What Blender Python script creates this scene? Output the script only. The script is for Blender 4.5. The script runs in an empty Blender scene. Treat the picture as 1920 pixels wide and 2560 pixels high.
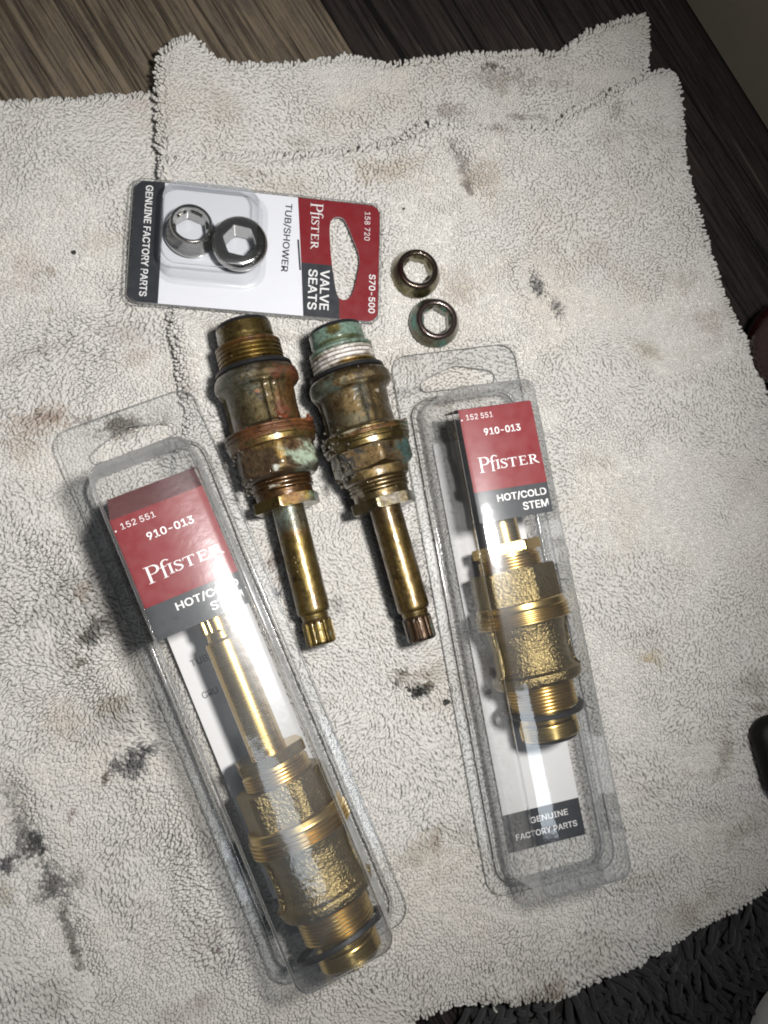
import bpy, math, random, os
import numpy as np
from mathutils import Matrix, Vector
from mathutils.geometry import tessellate_polygon

# ---------------------------------------------------------------- scene, camera, light
SC = bpy.context.scene
COL = SC.collection
U = 0.001                      # the scene is written in millimetres
random.seed(4); RNG = np.random.default_rng(11)

cam_d = bpy.data.cameras.new("camera"); cam = bpy.data.objects.new("camera", cam_d); COL.objects.link(cam)
cam_d.sensor_fit = 'VERTICAL'; cam_d.angle = math.radians(65.031)
cam_d.clip_start = 0.005; cam_d.clip_end = 20
cam.matrix_world = Matrix(((0.98421, -0.02393, -0.17541, -48.57*U), (0.0, 0.99082, -0.13516, -37.42*U),
                           (0.17703, 0.13302, 0.97517, 270*U), (0, 0, 0, 1)))
SC.camera = cam

w = bpy.data.worlds.new("World"); SC.world = w; w.use_nodes = True
w.node_tree.nodes["Background"].inputs[0].default_value = (0.92, 0.95, 1.0, 1)
w.node_tree.nodes["Background"].inputs[1].default_value = 0.06

def lamp(name, kind, loc, target, energy, color, **kw):
    d = bpy.data.lights.new(name, kind); o = bpy.data.objects.new(name, d); COL.objects.link(o)
    o.location = Vector(loc)*U; d.energy = energy; d.color = color
    o.rotation_euler = (Vector(target)-Vector(loc)).to_track_quat('-Z', 'Y').to_euler()
    for k, v in kw.items(): setattr(d, k, v)
    return o
# the hand-held torch just above the towel, and the room's ceiling lamp
lamp("torch", 'SPOT', (25, 2, 300), (-50, 26, 0), 5.6, (1.0, 0.974, 0.932), spot_size=math.radians(105), spot_blend=1.0, shadow_soft_size=0.017)
lamp("ceiling_lamp", 'AREA', (80, -419, 1500), (0, -60, 0), 1.7, (0.88, 0.95, 1.0), size=0.30)
SC.view_settings.view_transform = 'Standard'; SC.view_settings.look = 'None'
SC.view_settings.exposure = 0.0; SC.view_settings.gamma = 1.0
SC.cycles.use_denoising = True; SC.cycles.filter_width = 1.9
SC.cycles.max_bounces = 14; SC.cycles.diffuse_bounces = 4; SC.cycles.glossy_bounces = 5
SC.cycles.transmission_bounces = 8; SC.cycles.transparent_max_bounces = 40
SC.cycles.sample_clamp_indirect = 4.0; SC.cycles.caustics_reflective = False; SC.cycles.caustics_refractive = False

# ---------------------------------------------------------------- noise
_tab = {}
def vn(x, y, sc, seed=0):
    """smooth value noise, 0..1"""
    if seed not in _tab: _tab[seed] = np.random.default_rng(100+seed).random((257, 257))
    T = _tab[seed]
    x = np.asarray(x, float)/sc+57.3; y = np.asarray(y, float)/sc+81.7
    xi = np.floor(x).astype(int); yi = np.floor(y).astype(int); fx = x-xi; fy = y-yi
    fx = fx*fx*(3-2*fx); fy = fy*fy*(3-2*fy)
    a = T[xi % 256, yi % 256]; b = T[(xi+1) % 256, yi % 256]; c = T[xi % 256, (yi+1) % 256]; d = T[(xi+1) % 256, (yi+1) % 256]
    return (a*(1-fx)+b*fx)*(1-fy)+(c*(1-fx)+d*fx)*fy
def fbm(x, y, sc, seed=0, n=3):
    s = 0; a = 1; t = 0
    for i in range(n): s = s+a*vn(x, y, sc/2**i, seed+i); t += a; a *= .55
    return s/t
def sstep(a, b, x):
    t = np.clip((np.asarray(x, float)-a)/(b-a), 0, 1); return t*t*(3-2*t)

# ---------------------------------------------------------------- objects
def link(o, parent=None):
    COL.objects.link(o)
    if parent is not None: o.parent = parent
    return o
def tag(o, label=None, cat=None, group=None, kind=None):
    if label: o["label"] = label
    if cat: o["category"] = cat
    if group: o["group"] = group
    if kind: o["kind"] = kind
    return o
def thing(name, label, cat, loc, rz=0.0, group=None):
    o = bpy.data.objects.new(name, None); o.empty_display_size = .01
    link(o); o.location = Vector(loc)*U; o.rotation_euler = (0, 0, rz)
    return tag(o, label, cat, group)
def mesh(name, V, F, mat, parent=None, smooth=True, cols=None, sharp=None):
    """V (n,3) in mm; F list of index tuples or (m,k) int array"""
    me = bpy.data.meshes.new(name); V = np.asarray(V, np.float32)*U
    if isinstance(F, np.ndarray):
        m, k = F.shape
        me.vertices.add(len(V)); me.vertices.foreach_set("co", V.ravel())
        me.loops.add(m*k); me.loops.foreach_set("vertex_index", F.astype(np.int32).ravel())
        me.polygons.add(m); me.polygons.foreach_set("loop_start", np.arange(0, m*k, k, dtype=np.int32))
        me.update(calc_edges=True); me.validate()
    else:
        me.from_pydata([tuple(v) for v in V], [], F); me.update()
    if cols is not None:
        at = me.color_attributes.new("Col", 'FLOAT_COLOR', 'POINT')
        c = np.ones((len(V), 4), np.float32); c[:, :cols.shape[1]] = cols
        at.data.foreach_set("color", c.ravel())
    if smooth: me.polygons.foreach_set("use_smooth", np.ones(len(me.polygons), bool))
    if sharp is not None: me.set_sharp_from_angle(angle=math.radians(sharp))
    if mat is not None: me.materials.append(mat)
    return link(bpy.data.objects.new(name, me), parent)

# ---------------------------------------------------------------- materials
class N:
    def __init__(s, name):
        s.m = bpy.data.materials.new(name); s.m.use_nodes = True; s.t = s.m.node_tree
        s.p = s.t.nodes["Principled BSDF"]; s.out = s.t.nodes["Material Output"]
    def n(s, typ, **kw):
        nd = s.t.nodes.new("ShaderNode"+typ); ins = kw.pop("i", {})
        for k, v in kw.items(): setattr(nd, k, v)
        for k, v in ins.items(): s.put(nd.inputs[k], v)
        return nd
    def put(s, sock, v):
        if hasattr(v, "is_output"): s.t.links.new(v, sock)
        elif isinstance(v, bpy.types.Node): s.t.links.new(v.outputs[0], sock)
        else:
            if isinstance(v, tuple) and len(v) == 3 and sock.type == 'RGBA': v = v+(1,)
            sock.default_value = v
    def set(s, **kw):
        for k, v in kw.items(): s.put(s.p.inputs[k.replace("_", " ")], v)
        return s
    def coord(s, scale=(1, 1, 1), rot=(0, 0, 0)):
        c = s.n("TexCoord"); mp = s.n("Mapping", i={"Vector": c.outputs["Object"]})
        mp.inputs["Scale"].default_value = scale; mp.inputs["Rotation"].default_value = rot
        return mp.outputs[0]
    def noise(s, sc, det=3, rough=.55, vec=None, dist=0):
        nd = s.n("TexNoise", i={"Scale": sc, "Detail": det, "Roughness": rough, "Distortion": dist})
        s.t.links.new(vec if vec is not None else s.coord(), nd.inputs["Vector"]); return nd.outputs["Fac"]
    def ramp(s, fac, *stops):
        r = s.n("ValToRGB"); e = r.color_ramp.elements
        while len(e) < len(stops): e.new(.5)
        for k, (p, c) in enumerate(stops):
            e[k].position = p; e[k].color = (c, c, c, 1) if not isinstance(c, tuple) else tuple(c)+(1,)
        s.put(r.inputs[0], fac); return r.outputs[0]
    def mix(s, fac, a, b, mode='MIX'):
        m = s.n("Mix", data_type='RGBA', blend_type=mode)
        s.put(m.inputs[0], fac); s.put(m.inputs[6], a); s.put(m.inputs[7], b); return m.outputs[2]
    def math(s, op, a, b=0.0, c=None):
        m = s.n("Math", operation=op); s.put(m.inputs[0], a); s.put(m.inputs[1], b)
        if c is not None: s.put(m.inputs[2], c)
        return m.outputs[0]
    def bump(s, h, dist, strength=1.0, normal=None):
        b = s.n("Bump", i={"Height": h, "Strength": strength, "Distance": dist*U})
        if normal is not None: s.put(b.inputs["Normal"], normal)
        return b.outputs[0]

def simple(name, col, rough=.5, metal=0.0, var=.15, sc=300, bump=0.0, bsc=2500, **kw):
    m = N(name); f = m.noise(sc, 4)
    dark = tuple(c*(1-var) for c in col); light = tuple(min(1, c*(1+var)) for c in col)
    m.set(Base_Color=m.mix(f, dark, light), Metallic=metal, Roughness=m.ramp(m.noise(sc*2.3), (.3, max(0, rough-.08)), (.7, rough+.08)))
    if bump: m.set(Normal=m.bump(m.noise(bsc, 4, .6), bump))
    for k, v in kw.items(): m.put(m.p.inputs[k.replace("_", " ")], v)
    return m.m

# terry pile: colour per tuft (stains), a little sheen
m = N("terry_pile"); a = m.n("VertexColor", layer_name="Col")
m.set(Base_Color=a.outputs[0], Roughness=.95, Specular_IOR_Level=.15)
tl = m.n("BsdfTranslucent", i={0: a.outputs[0]}); mx = m.n("MixShader", i={0: .36, 1: m.p.outputs[0], 2: tl.outputs[0]}); m.put(m.out.inputs["Surface"], mx)   # cotton fibres let light through
M_PILE = m.m
m = N("terry_ground"); a = m.n("VertexColor", layer_name="Col")
m.set(Base_Color=m.mix(m.noise(900), a.outputs[0], (.55, .53, .5), 'MULTIPLY'), Roughness=1.0, Specular_IOR_Level=.1, Normal=m.bump(m.noise(1500), .4))
M_GROUND = m.m

def plank_mat(name, base, mid, dark, lightstreak, con):
    m = N(name); g = m.coord((11, 190, 1)); g2 = m.coord((16, 620, 1)); g3 = m.coord((38, 95, 1)); g4 = m.coord((5, 330, 1))
    big = m.noise(1.0, 6, .65, g, 1.2); fine = m.noise(1.0, 5, .7, g2, .8); blot = m.noise(1.0, 5, .65, g3, 1.0); crack = m.noise(1.0, 3, .55, g4, .6)
    c = m.mix(m.ramp(big, (.32, 0.0), (.54, 1.0)), dark, base)
    c = m.mix(m.ramp(blot, (.48, 0.0), (.66, .8)), c, mid)
    c = m.mix(m.ramp(fine, (.38, con), (.48, 0.0)), c, tuple(x*.25 for x in dark))
    c = m.mix(m.ramp(crack, (.385, con), (.415, 0.0)), c, tuple(x*.08 for x in dark))
    c = m.mix(m.ramp(fine, (.60, 0.0), (.70, .55)), c, lightstreak)
    hgt = m.math('ADD', m.ramp(fine, (.36, 0.0), (.52, 1.0)), m.math('MULTIPLY', m.ramp(crack, (.38, 0.0), (.43, 1.0)), 1.2))
    m.set(Base_Color=c, Roughness=m.ramp(fine, (.3, .75), (.7, .5)), Specular_IOR_Level=.3, Normal=m.bump(hgt, .3))
    return m.m
M_PLANK_L = plank_mat("weathered_taupe_plank", (.165, .13, .09), (.105, .085, .073), (.09, .07, .054), (.19, .155, .115), .62)
M_PLANK_D = plank_mat("dark_brown_plank", (.030, .022, .019), (.020, .013, .013), (.012, .008, .008), (.125, .10, .08), .9)
M_SUBFLOOR = simple("subfloor", (.01, .008, .007), .9)
M_WALL = simple("painted_skirting", (.20, .175, .135), .45, sc=60, var=.08, bump=.1, bsc=600)
M_MAT = simple("charcoal_chenille", (.021, .021, .023), .95, var=.5, sc=500, bump=.25, bsc=3500, Sheen_Weight=.12)
M_RUBBER = simple("black_rubber", (.012, .012, .014), .42, bump=.05)
M_CARD = simple("white_card", (.78, .78, .83), .45, var=.02, bump=.02, bsc=3000)
M_CARD2 = simple("white_insert_card", (.74, .73, .73), .6, var=.03, bump=.03, bsc=2500)
M_RED = simple("red_print", (.205, .006, .011), .38, var=.10, sc=120, bump=.015, bsc=4000)
M_SLATE = simple("slate_print", (.021, .024, .030), .42, var=.15, sc=150, bump=.015, bsc=4000)
M_INKW = simple("white_ink", (.82, .80, .80), .5, var=.03)
M_INKK = simple("dark_ink", (.03, .03, .038), .5, var=.1)
M_INKG = simple("grey_ink", (.20, .20, .21), .5, var=.1)

def clear(name, rough, bumpd, haze, tint=.987, edge=.60, bsc=140, ripple=0.0, f0=.075, scuff=.22, broad=.3):
    """thin clear sheet: see-through, greyer where it is looked through edgewise, with a fresnel gloss on both sides"""
    m = N(name); t = m.t
    ge = m.n("NewGeometry"); dt = m.n("VectorMath", operation='DOT_PRODUCT'); m.put(dt.inputs[0], ge.outputs["Normal"]); m.put(dt.inputs[1], ge.outputs["Incoming"])
    gz = m.math('SUBTRACT', 1.0, m.math('ABSOLUTE', dt.outputs["Value"]))
    tr = m.n("BsdfTransparent", i={0: m.mix(m.math('POWER', gz, 2.2), (tint-.005, tint, tint+.003), (edge-.01, edge, edge+.01))})
    gl0 = m.n("BsdfGlossy", i={"Color": (.95, .97, 1.0), "Roughness": rough}); gl1 = m.n("BsdfGlossy", i={"Color": (.95, .97, 1.0), "Roughness": .30}); gl = m.n("MixShader"); m.put(gl.inputs[0], broad); m.put(gl.inputs[1], gl0); m.put(gl.inputs[2], gl1); df = m.n("BsdfDiffuse", i={0: (.75, .77, .79)})
    h = m.noise(bsc, 2, .5)
    if ripple: h = m.math('ADD', h, m.math('MULTIPLY', m.math('MULTIPLY', m.noise(650, 2, .5), m.ramp(m.noise(45, 2), (.45, 0.0), (.65, 1.0))), ripple))
    nb = m.bump(h, bumpd); m.put(gl0.inputs["Normal"], nb); m.put(gl1.inputs["Normal"], nb)
    fr = m.math('ADD', m.math('MULTIPLY', m.math('POWER', gz, 3.8), .70), f0)
    mh = m.n("MixShader"); m.put(mh.inputs[0], m.math('ADD', m.ramp(m.noise(90, 4), (.35, haze*.5), (.75, haze*1.6)), m.math('MULTIPLY', m.math('POWER', gz, 2.6), scuff))); m.put(mh.inputs[1], tr); m.put(mh.inputs[2], df)
    mx = m.n("MixShader"); m.put(mx.inputs[0], fr); m.put(mx.inputs[1], mh); m.put(mx.inputs[2], gl)
    m.put(m.out.inputs["Surface"], mx); t.nodes.remove(m.p)
    return m.m
M_CLEAR = clear("clear_plastic", .065, .08, .016, edge=.68, ripple=.45, scuff=.26, broad=.5)
M_CLEARR = clear("clear_plastic_smooth", .05, .05, .014, edge=.70, ripple=.1, scuff=.24, broad=.16)
M_FLANGE = clear("clear_flange", .10, .10, .006, tint=.994, f0=.03, scuff=.1)
M_CLEAR2 = clear("clear_blister", .05, .04, .010, edge=.82, broad=.35, scuff=.12)
M_FILM = clear("clear_film", .09, .10, .004, bsc=90, f0=.035)
# cut rims of the plastic sheet gather light: milky, glossy
m = N("plastic_cut_edge"); m.set(Base_Color=(.62, .64, .66), Roughness=.18, Specular_IOR_Level=.8); m.p.inputs["Transmission Weight"].default_value = .35; M_RIM = m.m

def brass(name, col, rough, turned=0.0, cast=0.0, var=.12):
    m = N(name); nrm = None
    f = m.noise(260, 4)
    m.set(Base_Color=m.mix(f, tuple(c*(1-var) for c in col), tuple(min(1, c*(1+var)) for c in col)), Metallic=1.0)
    if turned:
        line = m.noise(1.0, 2, .5, m.coord((30, 5200, 30)))
        nrm = m.bump(line, turned); m.set(Roughness=m.ramp(line, (.3, rough-.05), (.7, rough+.09)))
    if cast:
        h = m.noise(1250, 3, .6); nrm = m.bump(m.ramp(h, (.3, 0.0), (.7, 1.0)), cast); m.set(Roughness=rough)
    if nrm is not None: m.set(Normal=nrm)
    return m.m
M_BRASS = brass("new_turned_brass", (.56, .40, .15), .24, turned=.018)
M_BRASSB = brass("new_threaded_brass", (.54, .39, .15), .27, turned=.012)
M_CAST = brass("new_cast_brass", (.27, .205, .092), .31, cast=.20, var=.25)
M_NICKEL = brass("new_nickel", (.42, .41, .39), .13, turned=.004)

def patina(name, bumpd, bsc, rough):
    """old brass: painted tint (rgb) and bare-metal mask (alpha) come from the mesh; grain, droplets and wetness from nodes"""
    m = N(name); a = m.n("VertexColor", layer_name="Col")
    g = m.noise(900, 5, .65); g2 = m.noise(2600, 3, .6)
    c = m.mix(m.ramp(g, (.28, .85), (.5, 0.0)), a.outputs[0], m.mix(1.0, a.outputs[0], (.26, .21, .17), 'MULTIPLY'))
    c = m.mix(1.0, c, m.mix(m.math("MULTIPLY", a.outputs[1], 1.0), (.92, .92, .92), (.43, .43, .43)), "MULTIPLY")
    c = m.mix(m.ramp(m.noise(420, 5, .7), (.50, 0.0), (.66, .75)), c, m.mix(1.0, c, (.22, .17, .13), "MULTIPLY"))
    vor = m.n("TexVoronoi", feature='SMOOTH_F1', i={"Scale": 620, "Smoothness": .25}); m.put(vor.inputs["Vector"], m.coord())
    drop = m.ramp(vor.outputs["Distance"], (.10, 1.0), (.24, 0.0))
    dropm = m.math('MULTIPLY', drop, m.ramp(m.noise(170, 3), (.52, 0.0), (.62, 1.0)))
    h = m.math('ADD', m.math('MULTIPLY', g2, bumpd), m.math('MULTIPLY', dropm, .16))
    m.set(Base_Color=c, Metallic=m.math('MULTIPLY', a.outputs[1], .95), Normal=m.bump(h, 1.0),
          Roughness=m.math('MULTIPLY', m.ramp(g, (.3, rough+.16), (.7, rough)), m.ramp(dropm, (.2, 1.0), (.7, .3))))
    m.put(m.p.inputs["Coat Weight"], m.ramp(m.noise(210, 3), (.36, .25), (.58, 1.0))); m.put(m.p.inputs["Coat Roughness"], .10)
    m.put(m.p.inputs["Coat Normal"], m.bump(m.math('ADD', m.math('MULTIPLY', g2, .05), m.math('MULTIPLY', dropm, .16)), 1.0))
    return m.m
M_OLD_T = patina("old_turned_brass", .06, 1, .36)
M_OLD_C = patina("old_cast_brass", .26, 1, .34)
# ---------------------------------------------------------------- floor, skirting
PD = np.array((.5299, -.8480)); PN = np.array((.8480, .5299))       # plank run / across
def prism(name, poly, z0, z1, mat, parent=None, bev=0.0, sharp=40, rim=None):
    """closed plate from polygon loops (outer, holes...)"""
    loops = poly if isinstance(poly[0][0], (tuple, list, np.ndarray)) else [poly]
    flat = [p for l in loops for p in l]; tri = tessellate_polygon([[Vector((p[0], p[1], 0)) for p in l] for l in loops])
    n = len(flat); V = [(p[0], p[1], z1) for p in flat]+[(p[0], p[1], z0) for p in flat]; F = []
    for a, b, c in tri:
        A, B, D = np.array(flat[a][:2]), np.array(flat[b][:2]), np.array(flat[c][:2])
        if (B[0]-A[0])*(D[1]-A[1])-(B[1]-A[1])*(D[0]-A[0]) < 0: b, c = c, b
        F += [(a, b, c), (n+a, n+c, n+b)]
    k = 0
    for li, l in enumerate(loops):
        L = len(l); ar = sum(l[i][0]*l[(i+1) % L][1]-l[(i+1) % L][0]*l[i][1] for i in range(L))
        for i in range(L):
            a, b = k+i, k+(i+1) % L
            F.append((a, n+a, n+b, b) if (ar > 0) == (li == 0) else (a, b, n+b, n+a))
        k += L
    o = mesh(name, V, F, mat, parent, smooth=True, sharp=sharp)
    if rim:
        o.data.materials.append(rim)
        for p in o.data.polygons:
            if len(p.vertices) == 4: p.material_index = 1
    return o

floor = mesh("floor", [(-1500, -1500, -13.4), (1500, -1500, -13.4), (1500, 1500, -13.4), (-1500, 1500, -13.4)], [(0, 1, 2, 3)], M_SUBFLOOR, smooth=False)
tag(floor, kind="structure")
P0 = np.array((-14.1, 187.8))                                        # a point on the light / dark joint
def plank(off0, off1, s0, s1, mat):
    """bevelled board between offsets across the run; own local frame so that the grain runs along it"""
    g, b, t = .22, .5, 1.4
    w0, w1 = off0+g, off1-g
    V = []
    for (ins, z) in ((0, -t), (0, -b*.6), (b, 0)):
        V += [(s0+ins, w0+ins, z), (s1-ins, w0+ins, z), (s1-ins, w1-ins, z), (s0+ins, w1-ins, z)]
    F = [(8, 9, 10, 11)]+[(4*r+i, 4*r+(i+1) % 4, 4*r+4+(i+1) % 4, 4*r+4+i) for r in (0, 1) for i in range(4)]
    o = mesh("plank", V, F, mat, floor, smooth=False)
    o.location = Vector((P0[0], P0[1], -12.0))*U
    o.rotation_euler = (0, 0, math.atan2(PD[1], PD[0]))
    return o
# across-axis of the local frame is +y = (0.848, 0.53)
plank(-146, 0, -420, 520, M_PLANK_L); plank(0, 143, -620, 330, M_PLANK_D)
plank(-292, -146, -300, 640, M_PLANK_D); plank(-438, -292, -620, 300, M_PLANK_L); plank(-292, -146, -1230, -300, M_PLANK_L)
plank(0, 143, 330, 1200, M_PLANK_L); plank(-146, 0, 520, 1300, M_PLANK_D)
a = P0+PN*144.5
def wl(s, o, z): p = a+PD*s+PN*o; return (p[0], p[1], z)
prof = [(0, -12), (0, 52), (1.5, 58), (5, 61), (12, 62), (12, -12)]
V = [wl(-500, *q) for q in prof]+[wl(700, *q) for q in prof]; n = len(prof)
sk = mesh("skirting_board", V, [(i, (i+1) % n, n+(i+1) % n, n+i) for i in range(n)]+[tuple(range(n))[::-1], tuple(range(n, 2*n))], M_WALL, smooth=True, sharp=35)
tag(sk, "plain beige skirting board along the edge of the dark floorboards", "skirting board")

# ---------------------------------------------------------------- towels
A_POLY = [(-190, 141), (-133.4, 143), (-125.8, 144.8), (-111.4, 146.3), (-100, 148.6), (-90.1, 150.9), (-81.1, 152), (-72, 151.5), (-60, 120), (-50, 60),
          (-38, 0), (-20, -60), (0, -110), (14, -195), (-190, -195)]
B_POLY = [(-80.5, 134), (-81.8, 150), (-81.8, 163.2), (-78.3, 166.8), (-72.8, 170.1), (-68.6, 170), (-65, 166.2), (-58.4, 161.9), (-52.7, 162), (-38.3, 165), (-23.6, 171),
          (-11.7, 175.6), (.5, 173.8), (22.4, 179.2), (54.7, 186.4), (73.8, 189.4), (85.2, 198.9), (99.2, 206.2), (111, 210.3), (111.3, 203.5), (110.8, 185.7),
          (108, 170), (75, 148), (25, 133), (-30, 113), (-78, 108)]
C_POLY = [(-79.5, 121), (-68.4, 125.1), (-37.8, 129.2), (-16.3, 132.9), (6, 139.6), (19.8, 148.4), (29, 147.6), (65.7, 151.9), (77.4, 161.2), (89.4, 169.4), (110.4, 181.6),
          (115.7, 183.7), (119.9, 181.1), (120.7, 172.5), (121.3, 143.4), (124, 130.1), (128.4, 117.2), (131.4, 96), (137.2, 80.1), (142.9, 67.6), (145.5, 62.9), (150.6, 49.6), (158, 30),
          (168, 0), (176, -60), (168, -105), (150, -124), (137.7, -130.6), (126.3, -137.2), (103, -146.8), (83.6, -153.2), (74.9, -155.1), (59.1, -161.7), (38.4, -160.4), (18.3, -161.8), (5.2, -163.7),
          (-6, -168), (-12, -158), (-18, -135), (-37, -90), (-58, -40), (-73, 0), (-70.5, 14), (-66.8, 28.4), (-69.1, 40), (-73.9, 64.4), (-78.8, 116.3)]
def sdist(x, y, P):
    """signed distance to polygon (positive inside) and outward direction of the nearest edge"""
    P = np.array(P, float); Q = np.roll(P, -1, 0); best = np.full(x.shape, 1e9); ox = np.zeros_like(x); oy = np.zeros_like(x); ins = np.zeros(x.shape, bool)
    area = (P[:, 0]*Q[:, 1]-Q[:, 0]*P[:, 1]).sum()
    for (ax, ay), (bx, by) in zip(P, Q):
        dx, dy = bx-ax, by-ay; L = dx*dx+dy*dy
        t = np.clip(((x-ax)*dx+(y-ay)*dy)/L, 0, 1); d = np.hypot(x-ax-t*dx, y-ay-t*dy)
        k = d < best; best = np.where(k, d, best); l = math.sqrt(L); sg = 1 if area > 0 else -1
        ox = np.where(k, sg*dy/l, ox); oy = np.where(k, -sg*dx/l, oy)
        c = ((ay > y) != (by > y)) & (x < (bx-ax)*(y-ay)/((by-ay) if by != ay else 1e-9)+ax); ins ^= c
    return np.where(ins, best, -best), ox, oy
def rect(x, y, cx, cy, ang, u0, u1, v0, v1, soft):
    """soft mask of a rectangle; v runs from the hang tab down"""
    u = (x-cx)*math.cos(ang)+(y-cy)*math.sin(ang); v = (x-cx)*math.sin(ang)-(y-cy)*math.cos(ang)
    return sstep(u0-soft, u0, u)*sstep(u1+soft, u1, u)*sstep(v0-soft, v0, v)*sstep(v1+soft, v1, v)
PKL = (-87.35, 30.72, .41, 4.95); PKR = (24.65, 59.12, .18, .5)
CREASE = [([(-116, -87), (-112, -96), (-105, -112), (-100, -125), (-93, -136), (-91, -143)], 3.2, 2.0), ([(26, 140), (30, 132), (34, 124), (37, 116)], 3.5, 1.3),
          ([(55, 91), (58, 84), (64, 75), (65, 71)], 2.2, 1.2), ([(-126, 52), (-117, 53), (-108, 56), (-96, 62)], 5.5, 1.1), ([(-101, 77), (-88, 65), (-77, 54)], 5, 1.0), ([(108, -107), (123, -106), (133, -101)], 5, 1.0)]
def common(x, y):
    z = 4.4*(fbm(x, y, 40, 3, 2)-.5)+1.3*(vn(x, y, 15, 9)-.5)
    fr = sstep(-40, -70, x)+.6*sstep(60, 100, x)+.7*sstep(-110, -150, y)       # the loose outer parts are rumpled into soft ridges
    z = z+np.minimum(fr, 1)*3.0*(np.abs(vn(x*.75+y*.45, y*.75-x*.45, 24, 71)-.5)*-2+.45)
    a = -.35+1.5*(vn(x, y, 70, 12)-.5); u, v = x*np.cos(a)+y*np.sin(a), -x*np.sin(a)+y*np.cos(a)
    k = sstep(.30, .62, vn(x, y, 26, 17)); z = z+k*.8*(vn(u*.36, v*1.0+1.6*vn(x, y, 6, 18), 2.3, 16)-.5)
    for line, wd, dp in CREASE:
        d = np.full(x.shape, 1e9)
        for (ax, ay), (bx, by) in zip(line, line[1:]):
            t = np.clip(((x-ax)*(bx-ax)+(y-ay)*(by-ay))/((bx-ax)**2+(by-ay)**2), 0, 1); d = np.minimum(d, np.hypot(x-ax-t*(bx-ax), y-ay-t*(by-ay)))
        z = z-dp*np.exp(-(d/wd)**2)+.55*dp*np.exp(-((d-wd*2.1)/(wd*1.2))**2)
    return z
def press(x, y):                                   # where things weigh the pile down
    return np.maximum(rect(x, y, *PKR[:3], -24, 24, -1, 187, 4), np.maximum(.8*rect(x, y, -44.7, 89.6, -.02, -43, 43, -23, 23, 3), 0))
def bumpL(x, y): return 3.3*rect(x, y, *PKL[:3], -24, 24, 4, 184, 22)
def zA(x, y): return -6.3+3.0*sstep(135, 98, y)+2.9*sstep(60, -50, y)+common(x, y)*.9+bumpL(x, y)
def zB(x, y):
    d = sdist(x, y, C_POLY)[0]
    return -5.2+4.2*sstep(-12, -52, x)+common(x, y)*.8+1.6*np.exp(-((x+70)/8)**2)
def zC(x, y):
    p = press(x, y); d = sdist(x, y, C_POLY)[0]; lip = 1.5*np.exp(-((d-5)/4.5)**2)*sstep(30, 60, y)*(1-p)
    return lip+ (common(x, y)*(1-p)-.45*p)-.6*rect(x, y, -45, 58, .26, -13, 13, 8, 68, 4)-.6*rect(x, y, -15, 58, .28, -13, 13, 8, 68, 4)+bumpL(x, y)
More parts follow.
